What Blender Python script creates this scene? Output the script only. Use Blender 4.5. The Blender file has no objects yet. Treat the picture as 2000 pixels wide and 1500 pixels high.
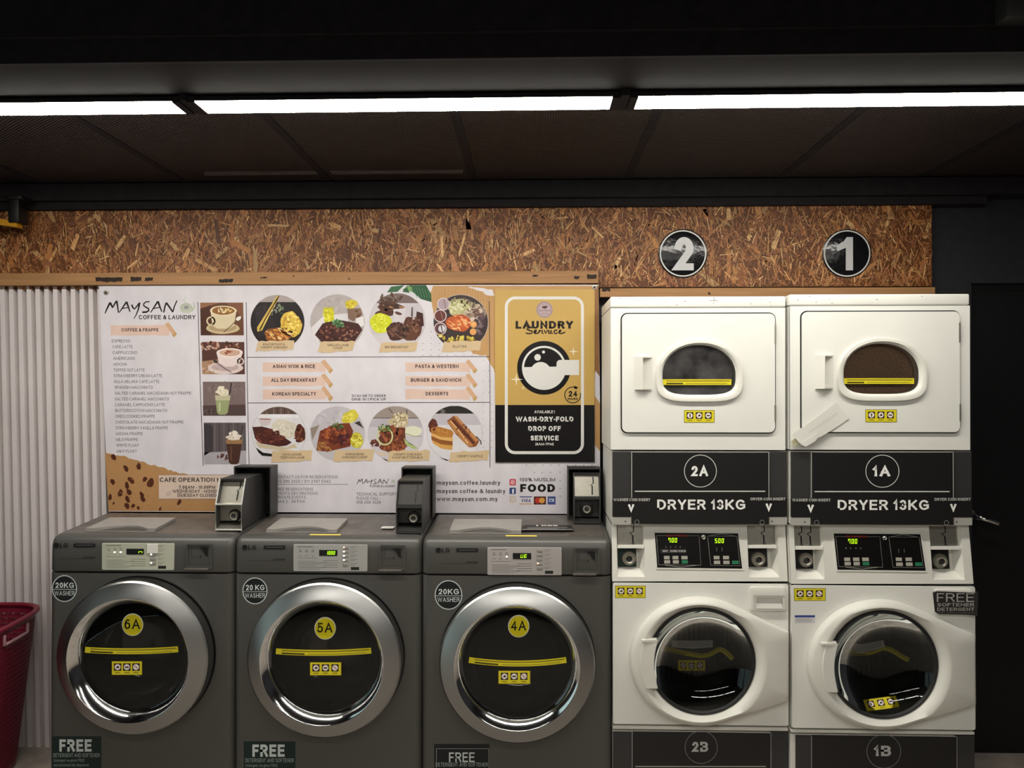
import bpy, bmesh, math, random
from mathutils import Vector, Matrix
from mathutils.geometry import tessellate_polygon
random.seed(7)
PI = math.pi
C = bpy.context.scene.collection
SC = bpy.context.scene

# ------------------------------------------------------------------ camera, world, exposure
F = 1450.0; CAM_D = 2.918; CAM_H = 1.65
YAW = math.radians(1.57); PIT = math.radians(0.2)
cd = bpy.data.cameras.new('camera'); cam = bpy.data.objects.new('camera', cd); C.objects.link(cam)
cd.sensor_width = 36.0; cd.lens = F/2000*36.0; cd.clip_start = 0.05
cam.location = (0, -CAM_D, CAM_H); cam.rotation_euler = (PI/2+PIT, 0, YAW)
SC.camera = cam
SC.view_settings.view_transform = 'Standard'; SC.view_settings.look = 'None'
SC.view_settings.exposure = 0.12; SC.view_settings.gamma = 1.0
SC.view_settings.use_curve_mapping = False
w = bpy.data.worlds.new('world'); SC.world = w; w.use_nodes = True
w.node_tree.nodes['Background'].inputs[0].default_value = (0.70, 0.94, 0.96, 1)
w.node_tree.nodes['Background'].inputs[1].default_value = 1.1
LAMP_FRONT = 42.0      # emission of the lamp row over the machines
LAMP_REAR = 30.0       # emission of the lamp rows further back in the shop
SC.cycles.max_bounces = 8; SC.cycles.transparent_max_bounces = 12
SC.cycles.sample_clamp_indirect = 6.0
SC.cycles.use_denoising = True

_r = Vector((math.cos(YAW), math.sin(YAW), 0))
_f = Vector((-math.sin(YAW)*math.cos(PIT), math.cos(YAW)*math.cos(PIT), math.sin(PIT)))
_u = _r.cross(_f)
def ray(px, py): return _f*F + _r*(px-1000) + _u*(750-py)
def at(px, py, Y=0.0):          # photo pixel -> point on the vertical plane y = Y
    d = ray(px, py); t = (Y+CAM_D)/d.y
    return Vector((d.x*t, Y, CAM_H+d.z*t))
def atz(px, py, Z):             # photo pixel -> point on the level plane z = Z
    d = ray(px, py); t = (Z-CAM_H)/d.z
    return Vector((d.x*t, -CAM_D+d.y*t, Z))

# ------------------------------------------------------------------ materials
def lin(c): return tuple(((v/255)/12.92 if v/255 <= 0.04045 else ((v/255+0.055)/1.055)**2.4) for v in c[:3])
MATS = {}
def mat(name, rgb=(200,200,200), rough=0.5, metal=0.0, noise=0.0, nscale=20.0, bump=0.0, bscale=60.0, spec=0.5, attr=False, emit=0.0, stretch=None, rnoise=0.0):
    if name in MATS: return MATS[name]
    m = bpy.data.materials.new(name); m.use_nodes = True; MATS[name] = m
    nt = m.node_tree; N = nt.nodes; L = nt.links; b = N['Principled BSDF']
    b.inputs['Base Color'].default_value = (*lin(rgb), 1); b.inputs['Roughness'].default_value = rough
    b.inputs['Metallic'].default_value = metal; b.inputs['Specular IOR Level'].default_value = spec
    tc = N.new('ShaderNodeTexCoord'); co = tc.outputs['Object']
    if stretch:
        mp = N.new('ShaderNodeMapping'); mp.inputs['Scale'].default_value = stretch; L.new(co, mp.inputs[0]); co = mp.outputs[0]
    src = None
    if attr:
        a = N.new('ShaderNodeVertexColor'); a.layer_name = 'Col'; src = a.outputs[0]; L.new(src, b.inputs['Base Color'])
    if noise:
        n = N.new('ShaderNodeTexNoise'); n.inputs['Scale'].default_value = nscale; n.inputs['Detail'].default_value = 6; L.new(co, n.inputs['Vector'])
        mr = N.new('ShaderNodeMapRange'); mr.inputs[1].default_value = 0.3; mr.inputs[2].default_value = 0.7
        mr.inputs[3].default_value = 1-noise; mr.inputs[4].default_value = 1+noise; L.new(n.outputs[0], mr.inputs[0])
        mx = N.new('ShaderNodeVectorMath'); mx.operation = 'SCALE'
        if src: L.new(src, mx.inputs[0])
        else: mx.inputs[0].default_value = lin(rgb)
        L.new(mr.outputs[0], mx.inputs['Scale']); L.new(mx.outputs[0], b.inputs['Base Color'])
    if rnoise:
        n = N.new('ShaderNodeTexNoise'); n.inputs['Scale'].default_value = 9; n.inputs['Detail'].default_value = 5; L.new(co, n.inputs['Vector'])
        mr = N.new('ShaderNodeMapRange'); mr.inputs[1].default_value = 0.3; mr.inputs[2].default_value = 0.7
        mr.inputs[3].default_value = max(0.02, rough-rnoise); mr.inputs[4].default_value = rough+rnoise
        L.new(n.outputs[0], mr.inputs[0]); L.new(mr.outputs[0], b.inputs['Roughness'])
    if bump:
        n = N.new('ShaderNodeTexNoise'); n.inputs['Scale'].default_value = bscale; n.inputs['Detail'].default_value = 4; L.new(co, n.inputs['Vector'])
        bp = N.new('ShaderNodeBump'); bp.inputs['Strength'].default_value = bump; bp.inputs['Distance'].default_value = 0.01
        L.new(n.outputs[0], bp.inputs['Height']); L.new(bp.outputs[0], b.inputs['Normal'])
    if emit:
        b.inputs['Emission Color'].default_value = (*lin(rgb), 1); b.inputs['Emission Strength'].default_value = emit
    return m
def glass_mat(name, tint=(0.5,0.5,0.5), ior=1.45, rough=0.02):
    m = bpy.data.materials.new(name); m.use_nodes = True; nt = m.node_tree; N = nt.nodes; L = nt.links
    N.remove(N['Principled BSDF'])
    t = N.new('ShaderNodeBsdfTransparent'); t.inputs[0].default_value = (*tint, 1)
    g = N.new('ShaderNodeBsdfGlossy'); g.inputs['Roughness'].default_value = rough; g.inputs[0].default_value = (0.9,0.95,0.95,1)
    f = N.new('ShaderNodeFresnel'); f.inputs[0].default_value = ior
    mx = N.new('ShaderNodeMixShader'); L.new(f.outputs[0], mx.inputs[0]); L.new(t.outputs[0], mx.inputs[1]); L.new(g.outputs[0], mx.inputs[2])
    L.new(mx.outputs[0], N['Material Output'].inputs[0]); return m
def holes_mat(name, rgb, rough, metal, pitch, fill, axes=(0,2), see_through=False, dark=(12,12,12), diamond=False, aspect=1.0):
    """sheet with a regular pattern of round (or diamond) holes, in object space"""
    m = bpy.data.materials.new(name); m.use_nodes = True; nt = m.node_tree; N = nt.nodes; L = nt.links; b = N['Principled BSDF']
    b.inputs['Base Color'].default_value = (*lin(rgb),1); b.inputs['Roughness'].default_value = rough; b.inputs['Metallic'].default_value = metal
    tc = N.new('ShaderNodeTexCoord'); sp = N.new('ShaderNodeSeparateXYZ'); L.new(tc.outputs['Object'], sp.inputs[0])
    def mth(op, a, bb=None):
        n = N.new('ShaderNodeMath'); n.operation = op
        for i, v in enumerate((a, bb)):
            if v is None: continue
            if isinstance(v, (int, float)): n.inputs[i].default_value = v
            else: L.new(v, n.inputs[i])
        return n.outputs[0]
    a = mth('DIVIDE', sp.outputs[axes[0]], pitch); c = mth('DIVIDE', sp.outputs[axes[1]], pitch*aspect)
    p = mth('ADD', a, c); q = mth('SUBTRACT', a, c)
    fp = mth('ABSOLUTE', mth('SUBTRACT', mth('FRACT', p), 0.5)); fq = mth('ABSOLUTE', mth('SUBTRACT', mth('FRACT', q), 0.5))
    if diamond: d = mth('MAXIMUM', fp, fq)
    else: d = mth('SQRT', mth('ADD', mth('MULTIPLY', fp, fp), mth('MULTIPLY', fq, fq)))
    hole = mth('LESS_THAN', d, fill)
    if see_through:
        t = N.new('ShaderNodeBsdfTransparent'); mx = N.new('ShaderNodeMixShader'); L.new(hole, mx.inputs[0])
        L.new(b.outputs[0], mx.inputs[1]); L.new(t.outputs[0], mx.inputs[2]); L.new(mx.outputs[0], N['Material Output'].inputs[0])
    else:
        mx = N.new('ShaderNodeMix'); mx.data_type = 'RGBA'; L.new(hole, mx.inputs[0])
        mx.inputs[6].default_value = (*lin(rgb),1); mx.inputs[7].default_value = (*lin(dark),1); L.new(mx.outputs[2], b.inputs['Base Color'])
    return m

M_PRINT = mat('printed_matte', attr=True, rough=0.55, spec=0.3)
M_BANNER = mat('printed_banner_vinyl', attr=True, rough=0.42, spec=0.4, noise=0.05, nscale=14, bump=0.22, bscale=12, stretch=(1,1,0.6))
M_POSTER = mat('printed_poster_film', attr=True, rough=0.24, spec=0.4, bump=0.35, bscale=11, stretch=(2.0,1,0.3))
M_OSB = mat('strand_board', attr=True, rough=0.42, spec=0.35, noise=0.25, nscale=90, bump=0.25, bscale=120)
M_WHITE = mat('white_enamel', (234,233,226), rough=0.34, noise=0.025, nscale=6)
M_WHITEP = mat('white_plastic', (226,224,215), rough=0.38, noise=0.03, nscale=9)
M_GREY = mat('grey_enamel', (88,87,84), rough=0.42, metal=0.35, noise=0.10, nscale=700)
M_GREYTOP = mat('grey_plastic_top', (92,86,81), rough=0.36, noise=0.16, nscale=13, rnoise=0.12)
M_LID = mat('pale_grey_plastic', (150,145,140), rough=0.5, noise=0.05)
M_BRUSH = mat('brushed_chrome', (158,158,157), rough=0.30, metal=1.0)
b_ = M_BRUSH.node_tree.nodes['Principled BSDF']; tg_ = M_BRUSH.node_tree.nodes.new('ShaderNodeTangent'); tg_.direction_type = 'RADIAL'; tg_.axis = 'Y'
b_.inputs['Anisotropic'].default_value = 0.75; M_BRUSH.node_tree.links.new(tg_.outputs[0], b_.inputs['Tangent'])
M_EDGE = mat('bare_metal_edge', (214,214,208), rough=0.35, metal=0.35)
M_CHROME = mat('polished_chrome', (225,225,225), rough=0.10, metal=1.0)
M_STEEL = mat('stainless_steel', (188,184,172), rough=0.36, metal=0.85, noise=0.06, nscale=60)
M_BLACK = mat('black_plastic', (14,14,15), rough=0.45)
M_RUBBER = mat('black_rubber', (18,18,19), rough=0.55)
M_DARKG = mat('dark_grey_metal', (62,61,60), rough=0.45, metal=0.3, noise=0.1, nscale=200)
M_BLACKPAINT = mat('black_paint', (44,44,49), rough=0.6, noise=0.15, nscale=30, spec=0.3)
M_CEILBLACK = mat('ceiling_black_paint', (36,32,35), rough=0.75, noise=0.2, nscale=25, spec=0.2)
M_SOFFIT = mat('soffit_grey_paint', (28,26,25), rough=0.8, noise=0.1, nscale=12, spec=0.15)
M_DOOR = mat('door_black_laminate', (24,24,26), rough=0.5, noise=0.15, nscale=40, spec=0.3)
M_WOOD = mat('pine_batten', (168,124,80), rough=0.6, noise=0.16, nscale=10, stretch=(0.4,6,9), bump=0.1)
M_CLAD = mat('fluted_cladding', (224,216,216), rough=0.5, noise=0.03, nscale=5)
M_FLOOR = mat('concrete_floor', (158,148,138), rough=0.6, noise=0.3, nscale=7, bump=0.1)
M_GLASS = glass_mat('door_glass', (0.78,0.78,0.76))
M_GLASSD = glass_mat('dryer_window_glass', (0.88,0.87,0.86), 1.35)
M_GLASSC = glass_mat('clear_glass', (0.8,0.8,0.78))
M_BASKET = mat('maroon_plastic', (116,22,44), rough=0.4)
M_YELLOW = mat('yellow_paint', (196,140,20), rough=0.5)
M_BOWL = glass_mat('washer_bowl_glass', (0.40,0.40,0.385), 1.45, 0.03)
M_DRUM = holes_mat('perforated_drum_steel', (92,90,88), 0.35, 0.7, 0.022, 0.2, axes=(0,1))
M_MESH = holes_mat('expanded_mesh', (76,66,63), 0.6, 0.3, 0.018, 0.34, axes=(0,1), see_through=True, diamond=True, aspect=0.75)
M_LED = mat('green_digits', (190,255,20), emit=1.1)
M_LEDW = mat('white_indicator', (255,250,225), emit=3.0)
M_LEDR = mat('amber_indicator', (255,190,150), emit=2.0)

# ------------------------------------------------------------------ mesh builder
# a plain grotesque drawn as strokes: glyph -> (width, strokes) in a unit box, cap height 1
def _arc(cx, cy, rx, ry, a0, a1, n=9): return [(cx+rx*math.cos(math.radians(a0+(a1-a0)*i/n)), cy+ry*math.sin(math.radians(a0+(a1-a0)*i/n))) for i in range(n+1)]
def _el(cx, cy, rx, ry): return _arc(cx,cy,rx,ry,90,450,20)[:-1]+['closed']
GL = {
'A':(.74,[[(0,0),(.5,1),(1,0)],[(.19,.34),(.81,.34)]]),'B':(.68,[[(0,0),(0,1),(.58,1)]+_arc(.58,.765,.36,.235,90,-90)+[(0,.53)],[(.5,.53)]+_arc(.6,.265,.4,.265,90,-90)+[(0,0)]]),
'C':(.74,[_arc(.52,.5,.52,.5,42,318,14)]),'D':(.72,[[(0,0),(0,1),(.42,1)]+_arc(.42,.5,.58,.5,90,-90,12)+[(0,0)]]),'E':(.62,[[(1,1),(0,1),(0,0),(1,0)],[(0,.52),(.9,.52)]]),
'F':(.58,[[(1,1),(0,1),(0,0)],[(0,.5),(.86,.5)]]),'G':(.78,[_arc(.52,.5,.52,.5,45,305,14)+[(1,.16),(1,.47),(.58,.47)]]),'H':(.7,[[(0,0),(0,1)],[(1,0),(1,1)],[(0,.52),(1,.52)]]),
'I':(.0,[[(0,0),(0,1)]]),'J':(.5,[[(1,1),(1,.32)]+_arc(.5,.3,.5,.3,0,-170)]),'K':(.7,[[(0,0),(0,1)],[(.97,1),(.03,.36)],[(.33,.56),(1,0)]]),'L':(.56,[[(0,1),(0,0),(1,0)]]),
'M':(.9,[[(0,0),(0,1),(.5,.1),(1,1),(1,0)]]),'N':(.7,[[(0,0),(0,1),(1,0),(1,1)]]),'O':(.8,[_el(.5,.5,.5,.5)]),'P':(.64,[[(0,0),(0,1),(.58,1)]+_arc(.58,.735,.42,.265,90,-90)+[(0,.47)]]),
'Q':(.8,[_el(.5,.5,.5,.5),[(.6,.26),(1,-.02)]]),'R':(.68,[[(0,0),(0,1),(.58,1)]+_arc(.58,.745,.4,.255,90,-90)+[(0,.49)],[(.55,.49),(1,0)]]),
'S':(.64,[_arc(.5,.755,.46,.245,28,262,11)+_arc(.5,.26,.5,.26,82,-152,11)]),'T':(.62,[[(0,1),(1,1)],[(.5,1),(.5,0)]]),'U':(.7,[[(0,1),(0,.38)]+_arc(.5,.38,.5,.38,180,360,12)+[(1,1)]]),
'V':(.7,[[(0,1),(.5,0),(1,1)]]),'W':(1.16,[[(0,1),(.26,0),(.5,1),(.74,0),(1,1)]]),'X':(.66,[[(0,0),(1,1)],[(0,1),(1,0)]]),'Y':(.68,[[(0,1),(.5,.44),(1,1)],[(.5,.44),(.5,0)]]),'Z':(.62,[[(0,1),(1,1),(0,0),(1,0)]]),
'0':(.54,[_el(.5,.5,.5,.5)]),'1':(.34,[[(0,.74),(.4,.82),(.85,1),(.85,0)]]),'2':(.54,[_arc(.5,.71,.48,.29,168,-32,11)+[(.02,0),(1,0)]]),'3':(.54,[_arc(.48,.76,.44,.24,152,-85,10)+_arc(.48,.27,.52,.27,85,-155,10)]),
'4':(.58,[[(.74,0),(.74,1),(0,.27),(1,.27)]]),'5':(.54,[[(.92,1),(.18,1),(.08,.5)]+_arc(.47,.33,.53,.33,128,-152,11)]),'6':(.54,[_el(.5,.32,.5,.32),_arc(.6,.36,.6,.64,182,70,8)]),
'7':(.52,[[(0,1),(1,1),(.34,0)]]),'8':(.54,[_el(.5,.76,.42,.24),_el(.5,.27,.5,.27)]),'9':(.54,[_el(.5,.68,.5,.32),_arc(.4,.64,.6,.64,-2,-110,8)]),
'&':(.72,[[(1,0),(.3,.68),(.26,.84),(.36,.97),(.5,1),(.62,.94),(.64,.8),(.55,.68),(.12,.42),(.02,.24),(.1,.07),(.32,0),(.56,.06),(.78,.26),(.94,.52)]]),
'-':(.26,[[(0,.4),(1,.4)]]),'.':(.0,[[(0,0),(0,.015)]]),'/':(.34,[[(0,-.05),(1,1.05)]]),':':(.0,[[(0,.1),(0,.12)],[(0,.6),(0,.62)]]),'!':(.0,[[(0,1),(0,.36)],[(0,0),(0,.02)]]),'|':(.0,[[(0,-.1),(0,1.05)]]),
'(':(.16,[[(1,1.1),(.2,.8),(0,.45),(.2,.1),(1,-.2)]]),')':(.16,[[(0,1.1),(.8,.8),(1,.45),(.8,.1),(0,-.2)]]),'%':(.86,[_el(.2,.76,.2,.24),_el(.8,.24,.2,.24),[(.22,0),(.78,1)]]),
'É':(.62,[[(1,1),(0,1),(0,0),(1,0)],[(0,.52),(.9,.52)],[(.4,1.2),(.65,1.34)]]),
'a':(.5,[_el(.48,.35,.48,.36),[(1,0),(1,.72)]]),'b':(.5,[_el(.52,.35,.48,.36),[(0,0),(0,1.04)]]),'c':(.48,[_arc(.52,.36,.52,.36,45,315,11)]),'d':(.5,[_el(.48,.35,.48,.36),[(1,0),(1,1.04)]]),
'e':(.5,[[(.02,.37),(1,.37)]+_arc(.5,.36,.5,.36,3,318,13)]),'f':(.3,[[(.4,0),(.4,.8)]+_arc(.95,.82,.55,.22,180,95,5),[(0,.68),(.95,.68)]]),'g':(.5,[_el(.48,.35,.48,.36),[(1,.72),(1,-.06)]+_arc(.5,-.08,.5,.22,0,-150,7)]),
'i':(.0,[[(0,0),(0,.72)],[(0,.98),(0,1.0)]]),'l':(.0,[[(0,0),(0,1.04)]]),'m':(.84,[[(0,0),(0,.72)],[(0,.42)]+_arc(.25,.44,.25,.28,180,0,8)+[(.5,0)],[(.5,.42)]+_arc(.75,.44,.25,.28,180,0,8)+[(1,0)]]),
'n':(.46,[[(0,0),(0,.72)],[(0,.4)]+_arc(.5,.42,.5,.3,180,0,9)+[(1,0)]]),'o':(.52,[_el(.5,.36,.5,.36)]),'p':(.5,[_el(.52,.35,.48,.36),[(0,-.3),(0,.72)]]),'r':(.28,[[(0,0),(0,.72)],[(0,.4)]+_arc(.9,.42,.9,.3,180,95,6)]),
's':(.42,[_arc(.5,.54,.46,.18,28,262,9)+_arc(.5,.19,.5,.19,82,-152,9)]),'t':(.28,[[(.4,.95),(.4,.16),(.6,0),(1,0)],[(0,.7),(.95,.7)]]),'u':(.46,[[(0,.72),(0,.3)]+_arc(.5,.3,.5,.3,180,360,9),[(1,0),(1,.72)]]),
'v':(.48,[[(0,.72),(.5,0),(1,.72)]]),'w':(.74,[[(0,.72),(.26,0),(.5,.72),(.74,0),(1,.72)]]),'y':(.48,[[(0,.72),(.52,.02)],[(1,.72),(.4,-.3),(.1,-.3)]]),
}
def _stroke(pts, t):
    """outline of a polyline with mitred corners and square ends"""
    closed = pts[-1] == 'closed'
    if closed: pts = pts[:-1]
    P = [Vector(p) for i, p in enumerate(pts) if i == 0 or (Vector(p)-Vector(pts[i-1])).length > 1e-5]; n = len(P); h = t/2
    if not closed and n > 1:
        a = (P[0]-P[1]).normalized(); c = (P[-1]-P[-2]).normalized(); P[0] = P[0]+a*h; P[-1] = P[-1]+c*h
    vs = []; fs = []
    for i in range(n):
        if closed: d0 = (P[i]-P[i-1]); d1 = (P[(i+1)%n]-P[i])
        else: d0 = P[i]-P[i-1] if i else P[1]-P[0]; d1 = P[i+1]-P[i] if i < n-1 else P[i]-P[i-1]
        d0 = d0.normalized(); d1 = d1.normalized(); n0 = Vector((-d0.y,d0.x)); n1 = Vector((-d1.y,d1.x)); m = n0+n1
        m = n0 if m.length < 1e-6 else m.normalized(); k = h/max(m.dot(n0), 0.42); vs += [tuple(P[i]+m*k), tuple(P[i]-m*k)]
    for i in range(n if closed else n-1): j = (i+1)%n; fs.append((2*i,2*i+1,2*j+1,2*j))
    return vs, fs
_cache = {}; CAP = 1.0
def glyphs(s, bold):
    k = (s, bold)
    if k in _cache: return _cache[k]
    t = 0.115+bold*3.0; vs = []; fs = []; x = 0.0; gap = 0.15-0.25*bold
    for ch in s:
        if ch == ' ': x += 0.30; continue
        wd, st = GL[ch]; wd = wd*(1.0+0.6*bold); inner = max(wd-t, 0.0) if wd > 0 else 0.0
        for q in st:
            cl = q[-1] == 'closed'; pts = [(x+t/2+p[0]*inner, t/2+p[1]*(1-t)) for p in (q[:-1] if cl else q)]
            v, f = _stroke(pts+(['closed'] if cl else []), t); o = len(vs); lv = st.index(q); vs += [(a,c,lv) for a, c in v]; fs += [tuple(o+i for i in g) for g in f]
        x += max(wd, t)+gap
    _cache[k] = (vs, fs); return vs, fs
def circ(cx, cz, r, n=40, rz=None, a0=0.0):
    rz = r if rz is None else rz
    return [(cx+r*math.cos(a0+2*PI*i/n), cz+rz*math.sin(a0+2*PI*i/n)) for i in range(n)]
def rrect(x0, x1, z0, z1, r, n=6):
    out = []
    for cx, cz, a in ((x1-r,z1-r,0),(x0+r,z1-r,PI/2),(x0+r,z0+r,PI),(x1-r,z0+r,1.5*PI)):
        out += [(cx+r*math.cos(a+PI/2*i/n), cz+r*math.sin(a+PI/2*i/n)) for i in range(n+1)]
    return out
def rect(x0, x1, z0, z1): return [(x0,z0),(x1,z0),(x1,z1),(x0,z1)]

class MB:
    def __init__(s): s.v = []; s.f = []; s.m = []; s.c = []; s.mats = []; s.hascol = False
    def mi(s, m):
        if m not in s.mats: s.mats.append(m)
        return s.mats.index(m)
    def add(s, verts, faces, m, col=None):
        o = len(s.v); s.v += [tuple(p) for p in verts]; i = s.mi(m)
        for f in faces: s.f.append(tuple(o+k for k in f)); s.m.append(i); s.c.append(col)
        if col: s.hascol = True
    def box(s, x0, x1, y0, y1, z0, z1, m, bev=0.0, seg=2):
        if bev <= 0:
            v = [(x,y,z) for z in (z0,z1) for y in (y0,y1) for x in (x0,x1)]
            s.add(v, [(0,2,3,1),(4,5,7,6),(0,1,5,4),(2,6,7,3),(0,4,6,2),(1,3,7,5)], m); return
        bm = bmesh.new(); bmesh.ops.create_cube(bm, size=1.0)
        for v in bm.verts: v.co = Vector(((x0+x1)/2+v.co.x*(x1-x0), (y0+y1)/2+v.co.y*(y1-y0), (z0+z1)/2+v.co.z*(z1-z0)))
        bmesh.ops.bevel(bm, geom=list(bm.edges), offset=bev, segments=seg, profile=0.5, affect='EDGES')
        bm.verts.index_update(); s.add([v.co[:] for v in bm.verts], [[v.index for v in f.verts] for f in bm.faces], m); bm.free()
    def loft(s, loops, m, cap0=False, cap1=False, closed=True, col=None):
        n = len(loops[0]); v = [p for l in loops for p in l]; f = []
        for a in range(len(loops)-1):
            for i in range(n if closed else n-1):
                j = (i+1) % n; f.append((a*n+i, a*n+j, (a+1)*n+j, (a+1)*n+i))
        if cap0: f.append(tuple(range(n))[::-1])
        if cap1: f.append(tuple((len(loops)-1)*n+i for i in range(n)))
        s.add(v, f, m, col)
    def plate(s, outer, holes, y0, y1, m, bev=0.0):
        """upright plate facing -y, outline in (x, z); y0 is the front"""
        loops = [outer]+list(holes); flat = [p for l in loops for p in l]
        tri = tessellate_polygon([[Vector((p[0],p[1],0)) for p in l] for l in loops])
        n = len(flat)
        s.add([(p[0],y0,p[1]) for p in flat]+[(p[0],y1,p[1]) for p in flat], [tuple(t) for t in tri]+[tuple(n+i for i in t[::-1]) for t in tri], m)
        for l in loops: s.loft([[(p[0],y0,p[1]) for p in l],[(p[0],y1,p[1]) for p in l]], m)
    def pillow(s, outer, y0, y1, m, bev=0.006, steps=3):
        """closed raised pad with rounded front edge"""
        cx = sum(p[0] for p in outer)/len(outer); cz = sum(p[1] for p in outer)/len(outer)
        def inset(d):
            out = []
            for p in outer:
                v = Vector((p[0]-cx, p[1]-cz)); l = v.length; out.append((cx+v.x*(l-d)/l, cz+v.y*(l-d)/l))
            return out
        loops = [[(p[0],y1,p[1]) for p in outer]]
        for k in range(steps+1):
            a = PI/2*k/steps; loops.append([(p[0], y0+bev*(1-math.sin(a)), p[1]) for p in inset(bev*(1-math.cos(a)))])
        s.loft(loops, m, cap0=True, cap1=True)
    def prismx(s, prof, x0, x1, m):
        """outline in (y, z) pushed along x"""
        s.loft([[(x0,p[0],p[1]) for p in prof],[(x1,p[0],p[1]) for p in prof]], m, True, True)
    def lathe(s, prof, cx, cz, m, n=64, cap0=False, cap1=False):
        s.loft([[(cx+r*math.cos(2*PI*i/n), y, cz+r*math.sin(2*PI*i/n)) for i in range(n)] for r, y in prof], m, cap0, cap1)
    def tube(s, pts, r, m, n=10, cap=True):
        pts = [Vector(p) for p in pts]; loops = []
        for i, p in enumerate(pts):
            t = (pts[min(i+1,len(pts)-1)]-pts[max(i-1,0)]).normalized()
            a = t.cross(Vector((0,0,1)));  a = t.cross(Vector((0,1,0))) if a.length < 1e-3 else a
            a.normalize(); b = t.cross(a)
            loops.append([p+a*r*math.cos(2*PI*k/n)+b*r*math.sin(2*PI*k/n) for k in range(n)])
        s.loft(loops, m, cap, cap)
    def build(s, name, parent=None, angle=35, loc=None):
        me = bpy.data.meshes.new(name); me.from_pydata(s.v, [], s.f)
        for m in s.mats: me.materials.append(m)
        me.polygons.foreach_set('material_index', s.m)
        if s.hascol:
            at_ = me.color_attributes.new('Col', 'FLOAT_COLOR', 'CORNER'); buf = []
            for p in me.polygons:
                c = s.c[p.index] or (0.8,0.8,0.8); buf += [c[0],c[1],c[2],1.0]*p.loop_total
            at_.data.foreach_set('color', buf)
        bm = bmesh.new(); bm.from_mesh(me)
        nf = [f for f in bm.faces if s.c[f.index] is None]
        if nf: bmesh.ops.recalc_face_normals(bm, faces=nf)
        bm.to_mesh(me); bm.free()
        me.polygons.foreach_set('use_smooth', [True]*len(me.polygons)); me.set_sharp_from_angle(angle=math.radians(angle))
        me.update()
        o = bpy.data.objects.new(name, me); C.objects.link(o)
        if loc is not None: o.location = loc
        if parent is not None:
            o.parent = parent; o.matrix_parent_inverse = Matrix.Translation(parent_world(parent)).inverted()
        return o
def parent_world(p):
    v = Vector(p.location); q = p.parent
    return v          # only top-level roots carry a location; parts sit in world coordinates

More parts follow.
